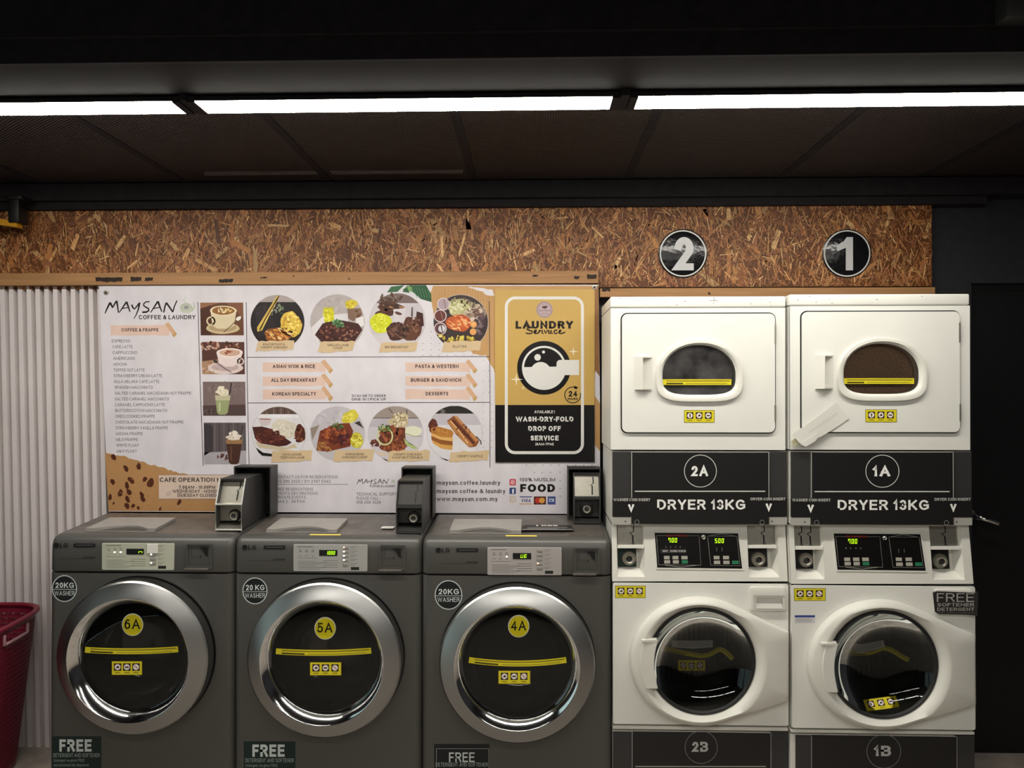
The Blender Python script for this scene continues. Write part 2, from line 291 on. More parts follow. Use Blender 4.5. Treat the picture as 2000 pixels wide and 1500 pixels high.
class Print:
    """flat printed artwork laid in photo-pixel units onto a real surface; fn(px, py, lift) -> point"""
    STEP = 6e-5
    def __init__(s, mb, fn, m=None, base=1): s.mb = mb; s.fn = fn; s.m = m or M_PRINT; s.base = base
    def raw(s, pts, faces, col, L):
        s.mb.add([s.fn(p[0],p[1],(s.base+L)*s.STEP) for p in pts], faces, s.m, lin(col))
    def poly(s, pts, col, L=0):
        if len(pts) <= 4: s.raw(pts, [tuple(range(len(pts)))], col, L); return
        tri = tessellate_polygon([[Vector((p[0],p[1],0)) for p in pts]]); s.raw(pts, [tuple(t) for t in tri], col, L)
    def rect(s, x0, y0, x1, y1, col, L=0): s.poly([(x0,y0),(x1,y0),(x1,y1),(x0,y1)], col, L)
    def circ(s, cx, cy, r, col, L=0, ry=None, n=36): s.poly(circ(cx,cy,r,n,ry), col, L)
    def ring(s, loop, wdt, col, L=0):
        n = len(loop); inn = []
        for i in range(n):
            a = Vector(loop[i-1]); b = Vector(loop[i]); c = Vector(loop[(i+1)%n]); t = (c-a).normalized(); inn.append((b.x-t.y*wdt, b.y+t.x*wdt))
        s.raw(list(loop)+inn, [(i,(i+1)%n,n+(i+1)%n,n+i) for i in range(n)], col, L)
    def line(s, pts, w0, col, L=0, w1=None):
        n = len(pts); out = []
        for i in range(n):
            a = Vector(pts[max(i-1,0)]); c = Vector(pts[min(i+1,n-1)]); t = (c-a).normalized(); b = Vector(pts[i])
            ww = (w0 if w1 is None else w0+(w1-w0)*i/(n-1))/2
            out += [(b.x-t.y*ww, b.y+t.x*ww), (b.x+t.y*ww, b.y-t.x*ww)]
        s.raw(out, [(2*i,2*i+1,2*i+3,2*i+2) for i in range(n-1)], col, L)
    def text(s, txt, x, y, h, w=None, al='l', col=(20,20,20), L=0, bold=0.0, shear=0.0, rot=0.0):
        vs, fs = glyphs(txt, bold)
        if not vs: return
        x0 = min(v[0] for v in vs); x1 = max(v[0] for v in vs); k = h/CAP
        kx = k if w is None else w/(x1-x0); W = (x1-x0)*kx
        ox = {'l':0,'c':-W/2,'r':-W}[al]; ca, sa = math.cos(rot), math.sin(rot); out = []
        for v in vs:
            u = (v[0]-x0)*kx+ox+shear*v[1]*k; t = -(v[1]*k-h/2)
            out.append((x+u*ca-t*sa, y+u*sa+t*ca, L+v[2]*0.35))
        s.mb.add([s.fn(q[0],q[1],(s.base+q[2])*s.STEP) for q in out], fs, s.m, lin(col))
    def blob(s, cx, cy, rx, ry, col, L=0, wob=0.12, n=26, rot=0.0, seed=None):
        R = random.Random(seed if seed is not None else (int(cx*7+cy*13)))
        ph = [R.uniform(0,6.28) for _ in range(4)]; pts = []
        for i in range(n):
            a = 2*PI*i/n; q = 1+wob*(math.sin(2*a+ph[0])*0.5+math.sin(3*a+ph[1])*0.5+math.sin(5*a+ph[2])*0.4+math.sin(9*a+ph[3])*0.25)
            u, t = rx*q*math.cos(a), ry*q*math.sin(a); pts.append((cx+u*math.cos(rot)-t*math.sin(rot), cy+u*math.sin(rot)+t*math.cos(rot)))
        s.poly(pts, col, L)
    def specks(s, cx, cy, rx, ry, cols, n, size, L=0, asp=2.0, clip=None, dirn=None):
        R = random.Random(int(cx*3+cy*5+n))
        for i in range(n):
            a = R.uniform(0,6.28); q = math.sqrt(R.random()); x = cx+rx*q*math.cos(a); y = cy+ry*q*math.sin(a)
            if clip and (x-clip[0])**2+(y-clip[1])**2 > (clip[2]-size)**2: continue
            z = size*R.uniform(0.5,1.2); rt = R.uniform(0,PI) if dirn is None else dirn+R.uniform(-0.3,0.3)
            s.blob(x, y, z, z/asp, R.choice(cols), L+(i%29)*0.14, 0.2, 8, rt, seed=i*31+int(cx))
    def cut(s, cx, cy, r, y0, y1, col, L=0, n=20):
        """slice of a disc between two heights"""
        y0 = max(y0, cy-r); y1 = min(y1, cy+r); a = []
        for i in range(n+1):
            y = y0+(y1-y0)*i/n; a.append((y, math.sqrt(max(r*r-(y-cy)**2, 0))))
        s.poly([(cx+h, y) for y, h in a]+[(cx-h, y) for y, h in a[::-1]], col, L)
def flat(Y):                                    # print mapping for an upright plane
    return lambda px, py, l: at(px, py, Y)-Vector((0,l,0))
def level(zf):                                  # print mapping for a level plane
    return lambda px, py, l: atz(px, py, zf)+Vector((0,0,l))

def thing(name, label, cat, loc=(0,0,0), group=None):
    o = bpy.data.objects.new(name, None); C.objects.link(o); o.location = loc; o.empty_display_size = 0.05
    o['label'] = label; o['category'] = cat
    if group: o['group'] = group
    return o
def tag(o, label, cat, group=None):
    o['label'] = label; o['category'] = cat
    if group: o['group'] = group
    return o
def struct(o): o['kind'] = 'structure'; return o
def part(o, label): o['label'] = label; return o

# ------------------------------------------------------------------ the room
WALL_Y = 0.46; LAMP_Z = 2.55; MESH_Z = 2.57; XL, XR, YB, ZT = -3.4, 3.2, -6.2, 3.05
def slab(name, x0, x1, y0, y1, z0, z1, m):
    b = MB(); b.box(x0,x1,y0,y1,z0,z1,m); return struct(b.build(name))
slab('floor', XL, XR, YB, 0.6, -0.1, 0.0, M_FLOOR)
slab('ceiling', XL, XR, YB, 0.6, ZT, ZT+0.1, M_CEILBLACK)
b = MB()      # left wall with the glazed street entrance further forward
b.box(XL-0.1, XL, -1.2, 0.6, 0, ZT, M_CEILBLACK); b.box(XL-0.1, XL, YB, -5.2, 0, ZT, M_CEILBLACK); b.box(XL-0.1, XL, -5.2, -1.2, 2.45, ZT, M_CEILBLACK); struct(b.build('wall_side'))
slab('wall_right', XR, XR+0.1, YB, 0.6, 0, ZT, M_BLACKPAINT)
# black end wall with the door opening in it
P = at(1897, 560, WALL_Y); DX0 = P.x; DZ = at(1950, 553, WALL_Y).z
b = MB(); b.box(XL, DX0, WALL_Y, 0.6, 0, ZT, M_BLACKPAINT); b.box(DX0, DX0+0.95, WALL_Y, 0.6, DZ, ZT, M_BLACKPAINT); b.box(DX0+0.95, XR, WALL_Y, 0.6, 0, ZT, M_BLACKPAINT)
struct(b.build('wall_back'))
b = MB(); b.box(DX0+0.004, DX0+0.946, 0.485, 0.525, 0.004, DZ-0.045, M_DOOR); d1 = struct(b.build('door_1'))
b = MB(); b.box(DX0+0.002, DX0+0.948, 0.475, 0.60, DZ-0.043, DZ-0.001, M_BLACK); part(b.build('door_closer_rail', d1), 'black rail across the door head')
hp = at(1903, 1008, 0.44); b = MB()
b.lathe([(0.001,0.468),(0.024,0.470),(0.026,0.474),(0.026,0.486)], hp.x, hp.z, M_STEEL, 24, True, True)
b.tube([(hp.x,0.480,hp.z),(hp.x,0.435,hp.z),(hp.x+0.010,0.415,hp.z-0.003),(hp.x+0.045,0.408,hp.z-0.012),(hp.x+0.085,0.412,hp.z-0.026)], 0.0115, M_CHROME, 12)
b.build('door_handle', d1, 60)

# white fluted cladding left of the menu
ct = at(0, 552, 0.43); b = MB(); x = -3.0; pr = []; per = 0.0412; xe = at(204, 700, 0.43).x
while x < xe:
    pr += [(x,0.4575),(x+0.001,0.424),(x+0.0215,0.424),(x+0.0225,0.4575)]; x += per
zt = at(100,552,0.424).z; tilt = 0.024
b.loft([[(p[0]+tilt*(1.2), p[1], 0.0) for p in pr],[(p[0]-tilt*(zt-1.2), p[1], zt) for p in pr]], M_CLAD, closed=False)
b.loft([[(pr[0][0],0.4585,0.0),(pr[-1][0],0.4585,0.0)],[(pr[0][0],0.4585,zt),(pr[-1][0],0.4585,zt)]], M_CLAD, closed=False)
b.loft([[(p[0]-tilt*(zt-1.2), p[1], zt) for p in pr],[(p[0]-tilt*(zt-1.2), 0.4585, zt) for p in pr]], M_CLAD, closed=False)
struct(b.build('wall_left', angle=20))

# strand board fascia: loose flakes pressed in layers
OY = 0.425; o0 = at(0, 400, OY); o1 = at(1820, 398, OY); o2 = at(1822, 566, OY)
ox0, ox1, oz0, oz1 = -2.95, o1.x, at(1000,562,OY).z, o1.z+0.03
b = MB(); b.box(ox0, ox1, OY+0.0005, WALL_Y-0.001, oz0, oz1, M_OSB); b.c = [lin((98,58,26))]*len(b.f); b.hascol = True
R = random.Random(3)
pal = [(168,112,64),(153,96,54),(184,130,78),(136,84,46),(197,149,96),(120,72,42),(207,165,112),(159,104,66),(144,90,60),(107,63,38),(176,118,66),(170,116,76)]
for i in range(11500):
    big = R.random() < 0.035
    l = R.uniform(0.05,0.12) if big else R.uniform(0.018,0.075); ww = R.uniform(0.010,0.024) if big else R.uniform(0.0018,0.0062)
    a = PI/2+R.gauss(0,0.55) if R.random() < 0.8 else R.uniform(0,PI)
    cx = R.uniform(ox0, ox1); cz = R.uniform(oz0, oz1); ca, sa = math.cos(a), math.sin(a); pts = []
    for u, t in ((-0.5,R.uniform(-.5,-.2)),(-0.42,-0.5),(0.4,-0.5),(0.5,R.uniform(-.4,.2)),(0.45,0.45),(-0.4,0.5)):
        X = cx+u*l*ca-t*ww*sa; Z = cz+u*l*sa+t*ww*ca; pts.append((min(max(X,ox0),ox1), OY-(1+i%67)*2.6e-5, min(max(Z,oz0),oz1)))
    c = R.choice(pal); k = R.uniform(0.8,1.12); b.add(pts, [(0,1,2,3,4,5)], M_OSB, lin(tuple(min(255,q*k) for q in c)))
struct(b.build('trim_1'))
# pine battens under the board (the right one sits a little lower)
def batten(name, px0, px1, py0, py1, yf, scars):
    a = at(px0, py0, yf); c = at(px1, py1, yf); b = MB(); b.box(a.x, c.x, yf, 0.4235, c.z, a.z, M_WOOD, 0.002, 1)
    pr_ = Print(b, flat(yf), M_PRINT)
    for x0,y0,x1,y1 in scars:
        n = 7; top = [(x0+(x1-x0)*k/n, y0+random.uniform(-.8,.8)) for k in range(n+1)]; bot = [(x0+(x1-x0)*k/n+random.uniform(-2,2), y1+random.uniform(-2,.8)) for k in range(n,-1,-1)]
        pr_.poly(top+bot, (44,30,20), 0)
    return struct(b.build(name))
batten('trim_2', -60, 1169, 534, 553, 0.392, [(186,542,240,551),(255,541,276,550),(284,542,299,549),(428,545,456,552),(508,541,522,544),(572,538,575,542),(1040,537,1052,541),(1122,539,1132,546),(1146,536,1166,545),(680,543,684,546)])
batten('trim_3', 1172, 1827, 563, 578, 0.400, [(1176,563,1192,570),(1382,571,1387,576)])
# dark ledge between the board and the mesh ceiling
z0 = at(1000,403,0.395).z; z1 = at(1000,388,0.395).z; zz = at(1000,366,0.36).z
b = MB(); b.box(-2.96, 2.0, 0.398, WALL_Y-0.001, z0, z1, M_CEILBLACK, 0.002,1); b.box(-2.96, 2.6, 0.372, WALL_Y-0.001, z1+0.001, MESH_Z-0.004, M_CEILBLACK, 0.002,1)
struct(b.build('trim_4'))
# mesh ceiling, its bearers, solid soffit, drop beam
b = MB(); y0m = -0.48
b.add([(-3.2,y0m,MESH_Z+0.003),(3.1,y0m,MESH_Z+0.003),(3.1,0.455,MESH_Z+0.003),(-3.2,0.455,MESH_Z+0.003)], [(0,1,2,3)], M_MESH)
struct(b.build('ceiling_mesh'))
for k, (px, py) in enumerate([(110,370),(385,370),(655,366),(930,368),(1217,366),(1510,360),(1790,352)]):
    q = atz(px, py, MESH_Z); b = MB(); b.box(q.x-0.016, q.x+0.016, -0.47, 0.370, MESH_Z-0.001, MESH_Z+0.030, M_CEILBLACK); struct(b.build('trim_%d' % (5+k)))
b = MB(); b.box(XL, XR, -0.83, y0m, MESH_Z+0.004, MESH_Z+0.03, M_SOFFIT); struct(b.build('soffit_panel'))
b = MB(); b.box(XL, XR, -0.845, -0.832, MESH_Z, ZT-0.002, M_CEILBLACK); b.box(XL, XR, -0.862, -0.846, at(1000,62,-0.862).z, ZT-0.003, M_CEILBLACK, 0.002, 1); struct(b.build('ceiling_beam'))
# wall behind the viewer and the glazed entrance on the left
slab('wall_front', XL, XR, YB-0.1, YB, 0, ZT, M_DARKG)
b = MB()
for y in (-5.2,-3.89,-2.58,-1.26): b.box(XL-0.07, XL-0.01, y, y+0.06, 0.0, 2.45, M_BLACK)
wf = struct(b.build('window_1')); b = MB(); b.box(XL-0.045, XL-0.039, -5.14, -1.26, 0.0, 2.45, M_GLASSC); b.build('window_pane', wf)

# ------------------------------------------------------------------ ceiling lamps
LED_F = mat('lamp_diffuser_front', (255,250,240), emit=LAMP_FRONT); LED_R = mat('lamp_diffuser_rear', (255,250,240), emit=LAMP_REAR)
def lamp(x0, x1, y0, y1, z, em, label, grp, slant=0.0):
    t = thing('ceiling_lamp', label, 'ceiling light', ((x0+x1)/2, (y0+y1)/2, z), grp)
    b = MB(); b.box(x0, x1, y0, y1, z+0.004, z+0.018, M_CEILBLACK); b.build('housing', t)
    b = MB(); b.box(x0+0.004, x1-0.004, y0+0.001, y1-0.001, z, z+0.0039, em); b.build('diffuser', t)
    for xe_ in (x0, x1): 
        b = MB(); b.box(xe_-0.012, xe_+0.012, y0-0.004, y1+0.004, z-0.002, z+0.0185, M_CEILBLACK); b.build('end_cap', t)
    return t
q0 = atz(378,199.5,LAMP_Z); q1 = atz(1198,193,LAMP_Z); q2 = atz(1198,213.5,LAMP_Z); q3 = atz(1243,193,LAMP_Z); q4 = atz(338,199,LAMP_Z)
ly0, ly1 = q0.y, q2.y; ll = q1.x-q0.x+0.016; g = 'strip lights in a row over the machines'
lamp(q0.x-0.008, q1.x+0.008, ly0, ly1, LAMP_Z, LED_F, 'white strip light above the menu banner, middle one of the row over the machines', g)
lamp(q4.x+0.008-ll, q4.x+0.008, ly0, ly1, LAMP_Z, LED_F, 'white strip light over the fluted wall, cut off by the left edge of the photo', g)
lamp(q3.x-0.008, q3.x-0.008+ll, ly0, ly1, LAMP_Z, LED_F, 'white strip light above the two dryers, cut off by the right edge of the photo', g)
b = MB()
for xa, xb in ((q4.x+0.022, q0.x-0.022),(q1.x+0.022, q3.x-0.022)): b.box(xa, xb, ly0-0.01, ly1+0.01, LAMP_Z+0.003, MESH_Z+0.0028, M_CEILBLACK)
b.box(XL+0.01, XR-0.01, ly0+0.01, ly1-0.01, LAMP_Z+0.019, MESH_Z+0.0028, M_CEILBLACK)
tag(b.build('lamp_rail'), 'black mounting rail carrying the row of strip lights', 'rail')
for yr in (-2.6, -4.4):
    for k in range(3):
        xa = -2.15+1.45*k; lamp(xa, xa+1.34, yr, yr+0.094, LAMP_Z, LED_R, 'white strip light in the rows behind the viewer', 'strip lights in the rows behind the viewer')
for yr in (-2.6, -4.4):
    b = MB(); b.box(-2.3, 2.3, yr+0.03, yr+0.064, LAMP_Z+0.019, ZT-0.001, M_CEILBLACK); tag(b.build('lamp_rail'), 'black rail of a lamp row behind the viewer', 'rail', 'rails behind the viewer')
# pipe above the mesh (pale to paint a thin lit edge), grey box on the beam, yellow bar at the left end
pz = MESH_Z+0.045; b = MB(); pa = atz(400,339,pz); pb_ = atz(905,338,pz); b.tube([(pa.x,pa.y,pz),(pb_.x,pa.y,pz)], 0.009, mat('pipe_lit_edge',(190,180,176),rough=0.4), 14)
for xh in (pa.x+0.2,pa.x+0.9): b.box(xh-0.004,xh+0.004,pa.y-0.004,pa.y+0.004,pz+0.008,ZT-0.001,M_CEILBLACK)
tag(b.build('conduit_pipe'), 'pipe painted pale as a lit edge, running above the black mesh ceiling', 'pipe')
a = at(1958,-20,-0.90); c = at(2030,38,-0.90); b = MB(); b.box(a.x, c.x, -0.92, -0.863, c.z, a.z, M_DARKG, 0.006); tag(b.build('junction_box'), 'dark grey box on the black beam in the upper right corner', 'box')
t = thing('yellow_bar', 'yellow bar in a dark bracket under the left end of the mesh ceiling', 'bar', at(10,436,0.33))
a = at(-70,415,0.33); c = at(40,446,0.33); b = MB()
b.loft([[(a.x,y,a.z+0.01),(c.x-0.005,y,c.z+0.022),(c.x,y,c.z+0.001),(a.x,y,a.z-0.035)] for y in (0.31,0.345)], M_YELLOW, True, True); b.build('bar', t)
b = MB(); d = at(25,400,0.33); e = at(45,437,0.33); b.box(d.x, e.x, 0.30, 0.365, e.z, 2.49, M_BLACK, 0.003); b.box(d.x-0.02,e.x+0.02,0.29,0.37,2.478,2.4925,M_BLACK,0.002); b.build('bracket', t)

# ------------------------------------------------------------------ grey front-load washers
LGX = at(460,1300,0).x; LGP = 0.7482; LGW = 0.7475
ICON_Y = (222,208,40)
def icon_sticker(mb, fn, x0, y0, x1, y1, L=0, rot=0.0, marks='abc', skew=None, m=None):
    """yellow notice with three black squares, each a white disc with a small mark"""
    p = Print(mb, fn if skew is None else (lambda X,Y,l: fn(*skew(X,Y),l)), m); W = x1-x0; H = y1-y0
    p.rect(x0,y0,x1,y1,(120,108,24),L); p.rect(x0+1,y0+1,x1-1,y1-1,ICON_Y,L+1)
    for k in range(3):
        cx = x0+W*(0.195+0.30*k); cy = y0+H*0.43; s_ = H*0.265
        p.rect(cx-s_,cy-s_,cx+s_,cy+s_,(38,22,20),L+2); p.circ(cx,cy,s_*0.8,(238,225,220),L+3,n=20)
        mk = marks[k]
        if mk == 'i': p.rect(cx-1,cy-s_*.5,cx+1.2,cy+s_*.5,(40,24,22),L+4)
        elif mk == 'a': p.poly([(cx-s_*.5,cy+s_*.3),(cx+s_*.1,cy-s_*.45),(cx+s_*.55,cy+s_*.2)],(40,24,22),L+4)
        elif mk == 'b': p.rect(cx-s_*.5,cy-s_*.16,cx+s_*.5,cy+s_*.2,(40,24,22),L+4)
        else: p.line([(cx-s_*.45,cy-s_*.4),(cx+s_*.45,cy+s_*.4)],1.3,(150,30,30),L+4)
        p.rect(cx-s_*.7,y0+H*0.79,cx+s_*.7,y0+H*0.85,(130,112,26),L+2)
def strip_sticker(mb, fn, x0, x1, yfun, h, L=0):
    """thin yellow warning tape with rows of small black print, following y = yfun(x)"""
    p = Print(mb, fn); n = 18; xs = [x0+(x1-x0)*k/n for k in range(n+1)]
    p.line([(x, yfun(x)) for x in xs], h, ICON_Y, L)
    wd = x1-x0
    p.line([(x0+wd*0.06+wd*0.92*k/n, yfun(x0+wd*0.06+wd*0.92*k/n)-h*0.2) for k in range(n+1)], h*0.16, (112,100,26), L+1)
    p.line([(x0+wd*0.06+wd*0.24*k/4, yfun(x0+wd*0.06+wd*0.24*k/4)+h*0.26) for k in range(5)], h*0.26, (70,64,22), L+1)
    p.line([(x0+wd*0.34+wd*0.6*k/n, yfun(x0+wd*0.34+wd*0.6*k/n)+h*0.26) for k in range(n+1)], h*0.12, (150,136,36), L+1)
SEG = {'0':'abcdef','1':'bc','2':'abged','3':'abgcd','4':'fgbc','5':'afgcd','6':'afgedc','7':'abcf','8':'abcdefg','9':'abcdfg','U':'bcdef','E':'afged','n':'ceg','r':'eg',' ':''}
def digits(mb, fn, txt, x, y, h, wd, m, slant=0.12):
    """seven-segment figures"""
    t_ = h*0.12; step = wd/len(txt)
    for k, ch in enumerate(txt):
        X0 = x+k*step; X1 = X0+step*0.66; yt, ym, yb = y-h/2, y, y+h/2
        S = {'a':(X0,yt,X1,yt+t_),'g':(X0,ym-t_/2,X1,ym+t_/2),'d':(X0,yb-t_,X1,yb),'f':(X0,yt,X0+t_,ym),'e':(X0,ym,X0+t_,yb),'b':(X1-t_,yt,X1,ym),'c':(X1-t_,ym,X1,yb)}
        for sname in SEG[ch]:
            a0,b0,a1,b1 = S[sname]; q = [(a0,b0),(a1,b0),(a1,b1),(a0,b1)]
            mb.add([fn(px+(y-py)*slant, py, 1.2e-3) for px, py in q], [(0,1,2,3)], m)

def grey_washer(idx, X0, label, badge, num, strip, icons, free, panel, disp, shown, leds, panel_rgb, badge_txt, door_c):
    t = thing('washing_machine', label, 'washing machine', (X0+LGW/2, 0.2, 0), 'grey front-load washers in a row')
    X0 -= 0.008; X1 = X0+LGW; rr = 0.030; YK = 0.385
    def outline(inset, front):      # plan outline, front corners rounded
        o = [(X0+inset, YK)]
        for cx, a0 in ((X0+rr, PI), (X1-rr, 1.5*PI)):
            for k in range(7):
                a = a0+PI/2*k/6; o.append((cx+(rr-inset)*math.cos(a), front+rr+(rr-inset)*math.sin(a)))
        o.append((X1-inset, YK)); return o
    dc = at(door_c[0], door_c[1], -0.06); cx, cz = dc.x, dc.z
    # cabinet: rounded side columns + front plate with the door opening
    b = MB(); o = outline(0, 0.0); n = len(o)
    L_ = o[:8]; R_ = o[8:]
    for seg in (L_, R_): b.loft([[(p[0],p[1],0.03) for p in seg],[(p[0],p[1],0.906) for p in seg]], M_GREY, closed=False)
    b.plate(rect(X0+rr, X1-rr, 0.03, 0.906), [circ(cx,cz,0.245,48)], 0.0, 0.006, M_GREY)
    b.loft([[(X0,YK,0.03),(X1,YK,0.03)],[(X0,YK,0.906),(X1,YK,0.906)]], M_GREY, closed=False)
    b.add([(p[0],p[1],0.906) for p in o], [tuple(range(n))], M_GREY); b.add([(p[0],p[1],0.03) for p in o], [tuple(range(n))], M_GREY)
    cab = b.build('cabinet', t, 40)
    b = MB(); b.box(X0+0.02, X1-0.02, 0.03, YK-0.01, 0.001, 0.0295, M_BLACK); b.build('plinth', t)
    # fascia with its top edge
    b = MB(); zt = lambda y: 1.0525+(y-0.03)*0.076
    loops = [[(p[0],p[1],z) for p in outline(i, f)] for i, f, z in ((0.006,0.006,0.9075),(0.001,0.001,0.912),(0.0,0.0,0.916),(0.001,0.001,1.010),(0.003,0.004,1.032),(0.007,0.010,1.045),(0.015,0.020,1.0515))]
    top = [(p[0],p[1],zt(p[1])) for p in outline(0.026, 0.030)]
    loops = [[(q[0],q[1],q[2]+max(0,(q[1]-0.03))*0.076*(q[2]-0.9075)/0.145) for q in l] for l in loops]
    b.loft(loops+[top], M_GREY, cap0=True)
    b.add(top, [tuple(range(len(top)))], M_GREYTOP)
    # printed marks on the fascia
    p = Print(b, flat(0.0)); sx = X0-LGX; dpx = lambda q: q
    bx, by = badge['logo']
    p.circ(bx-10, by, 5.2, (24,24,24), 6, n=20); p.text('LG', bx-3, by, 8.5, 15, 'l', (24,24,24), 6, 0.02)
    p.rect(badge['bar'][0], by-3.5, badge['bar'][0]+42, by+3, (22,22,22), 6); p.rect(badge['bar'][0]+4, by-0.8, badge['bar'][0]+38, by+0.2, (110,110,108), 7)
    p.rect(badge['bar'][0]-30, by+26, badge['bar'][0]+42, by+26.7, (48,46,45), 6); p.rect(badge['bar'][0]+18, by+22.5, badge['bar'][0]+42, by+24, (44,42,40), 6)
    fas = b.build('fascia', t, 40)
    # control panel overlay
    x0,y0,x1,y1 = panel; W = x1-x0; H = y1-y0; b = MB(); a = at(x0,y0,0); c = at(x1,y1,0)
    b.pillow(rrect(a.x, c.x, c.z, a.z, 0.004, 3), -0.004, 0.002, mat('panel_face_%d' % idx, panel_rgb, rough=0.45), 0.0015, 2)
    f2 = flat(-0.0042); p = Print(b, f2); g1 = tuple(int(v*0.72) for v in panel_rgb); g2 = tuple(int(v*0.5) for v in panel_rgb)
    ux = lambda u: x0+W*u; uy = lambda v: y0+H*v
    for k in range(3):
        X = ux(0.09+0.085*k); p.rect(X-3,uy(0.26),X+3,uy(0.29),g1,0); p.rect(X-2,uy(0.20),X+2,uy(0.22),g2,0); p.rect(X-2.5,uy(0.41),X+2.5,uy(0.43),g1,0)
    p.rect(ux(0.05),uy(0.08),ux(0.26),uy(0.10),g2,0); p.rect(ux(0.05),uy(0.50),ux(0.32),uy(0.515),g1,0)
    for k in range(8):
        v = 0.62+0.042*k; p.rect(ux(0.06),uy(v),ux(0.30+0.05*((k*3)%4)),uy(v+0.012),g1,0); 
        if k % 2 == 0: p.rect(ux(0.40),uy(v-0.03),ux(0.60),uy(v-0.018),g2,0)
    for k in range(5):
        v = 0.10+0.155*k; p.rect(ux(0.77),uy(v-0.015),ux(0.86),uy(v),g1,0); p.rect(ux(0.77),uy(v+0.04),ux(0.83),uy(v+0.055),g1,0)
    p.rect(ux(0.775),uy(0.84),ux(0.885),uy(0.95),(40,38,36),0)
    cp = b.build('control_panel', fas)
    dx0,dy0,dx1,dy1 = disp
    b = MB(); a = at(dx0,dy0,-0.0045); c = at(dx1,dy1,-0.0045); b.box(a.x,c.x,-0.0056,-0.0041,c.z,a.z,M_BLACK,0.0004,1)
    digits(b, flat(-0.0048), shown[0], shown[1], (dy0+dy1)/2, (dy1-dy0)*0.55, shown[2], M_LED); b.build('digital_display', fas)
    for k in range(5):
        X = ux(0.70); Y = uy(0.115+0.155*k); a = at(X-5,Y-3,-0.005); c = at(X+6,Y+3,-0.005)
        if idx == 6 and k < 2: continue
        b = MB(); b.pillow(rrect(a.x,c.x,c.z,a.z,0.002,2), -0.0068, -0.0038, M_LID, 0.001, 2)
        if k in leds:
            e = at(X-3,Y,-0.007); b.box(e.x-0.0028,e.x+0.0028,-0.0082,-0.0066,e.z-0.0024,e.z+0.0024, leds[k])
        b.build('push_button', fas)
    if idx == 6:
        a = at(287,1063,-0.008); c = at(308,1081,-0.008); b = MB(); b.box(a.x,c.x,-0.0085,-0.0045,c.z,a.z,mat('white_paper',(226,224,216),rough=0.7),0.0008,1); part(b.build('paper_patch', fas),'square white paper patch stuck on the panel')
    if idx in (6, 4):
        b = MB()
        for u in ((0.17,0.255) if idx == 6 else (0.26,)):
            e = at(ux(u),uy(0.34),-0.0045); b.box(e.x-0.0026,e.x+0.0026,-0.0062,-0.0041,e.z-0.0022,e.z+0.0022,M_LEDW)
        b.build('indicator_light', fas)
    # card reader hatch on the right of the fascia
    x0,y0,x1,y1 = (panel[2]+24, panel[1]+1, panel[2]+74, panel[3]-5); a = at(x0,y0,0); c = at(x1,y1,0); b = MB()
    b.plate(rrect(a.x,c.x,c.z-0.003,a.z,0.004,3), [rrect(a.x+0.006,c.x-0.006,c.z+0.006,a.z-0.005,0.003,3)], -0.0045, 0.001, M_GREY)
    b.box(a.x-0.006,c.x-0.012,-0.0135,0.0005,c.z-0.010,c.z-0.001,M_GREYTOP,0.004,2)
    p = Print(b, flat(-0.0012)); cx_ = (x0+x1)/2; 
    p.poly([(cx_-1,y0+7),(x1-9,y0+7),(x1-9,y0+27),(cx_+11,y0+22),(cx_+6,y0+13)],(22,22,22),2); p.line([(x0+9,y0+9),(cx_-2,y0+9),(cx_+5,y0+17)],0.9,(60,58,56),2); p.line([(x0+9,y0+9),(x0+9,y0+27),(cx_+2,y0+27)],0.9,(60,58,56),2); p.poly([(cx_+1,y0+23),(cx_+5,y0+27),(cx_+1,y0+27)],(24,24,24),2)
    b.build('coin_hatch', fas)
    # screws at the fascia ends
    for xs in (X0+0.0015, X1-0.0015):
        b = MB(); zc = 0.985; b.lathe([(0.001,-0.002),(0.004,-0.001),(0.005,0.002)], (X0+0.008 if xs < X0+0.1 else X1-0.008), zc, M_STEEL, 12, True); 
        for i_, v in enumerate(b.v): b.v[i_] = (v[0], v[1]+0.024, v[2])
        b.build('screw', fas)
    # detergent lid on top, wedge-shaped with a scooped grip
    lx0, lx1 = X0+0.102, X0+0.392; b = MB(); n = 32; fr = []; bk = []; up = []
    for k in range(n+1):
        u = k/n; x = lx0+(lx1-lx0)*u; s_ = 0.066*math.sin(PI*(u-0.12)/0.76) if 0.12 < u < 0.88 else 0.0
        fr.append((x, 0.075, zt(0.075)+0.001)); up.append((x, 0.080+s_, zt(0.08)+0.013)); bk.append((x, 0.255, zt(0.255)+0.014))
    z1 = lambda q: (q[0], q[1], zt(q[1])+0.001)
    b.loft([up, bk, [z1(q) for q in bk]], M_LID, closed=False); b.loft([[z1(q) for q in up], up], M_LID, closed=False)
    b.loft([[(q[0],q[1],zt(q[1])+0.0012) for q in fr], [(q[0],q[1],zt(q[1])+0.0012) for q in up]], M_GREY, closed=False)  # darker grey scoop floor paints the shade in the finger recess
    for e in (0, -1): b.add([up[e],bk[e],z1(bk[e]),z1(up[e])], [(0,1,2,3)], M_LID)
    b.tube([(q[0],q[1],zt(q[1])+0.002) for q in fr], 0.0018, M_LID, 6)
    b.build('detergent_lid', t, 50)
    if idx != 6:
        b = MB(); p = Print(b, lambda px,py,l: Vector((px, py, zt(py)+0.0003+l))); xm = X0+0.29 if idx == 5 else X0+0.33
        p.rect(xm, 0.040, xm+0.125, 0.058, (226,206,96), 0); part(b.build('edge_sticker', t),'narrow yellow sticker along the front edge of the top')
    # door
    b = MB(); prof = [(0.3015,-0.006),(0.3035,-0.030),(0.300,-0.060),(0.294,-0.066),(0.244,-0.092),(0.240,-0.0935)]
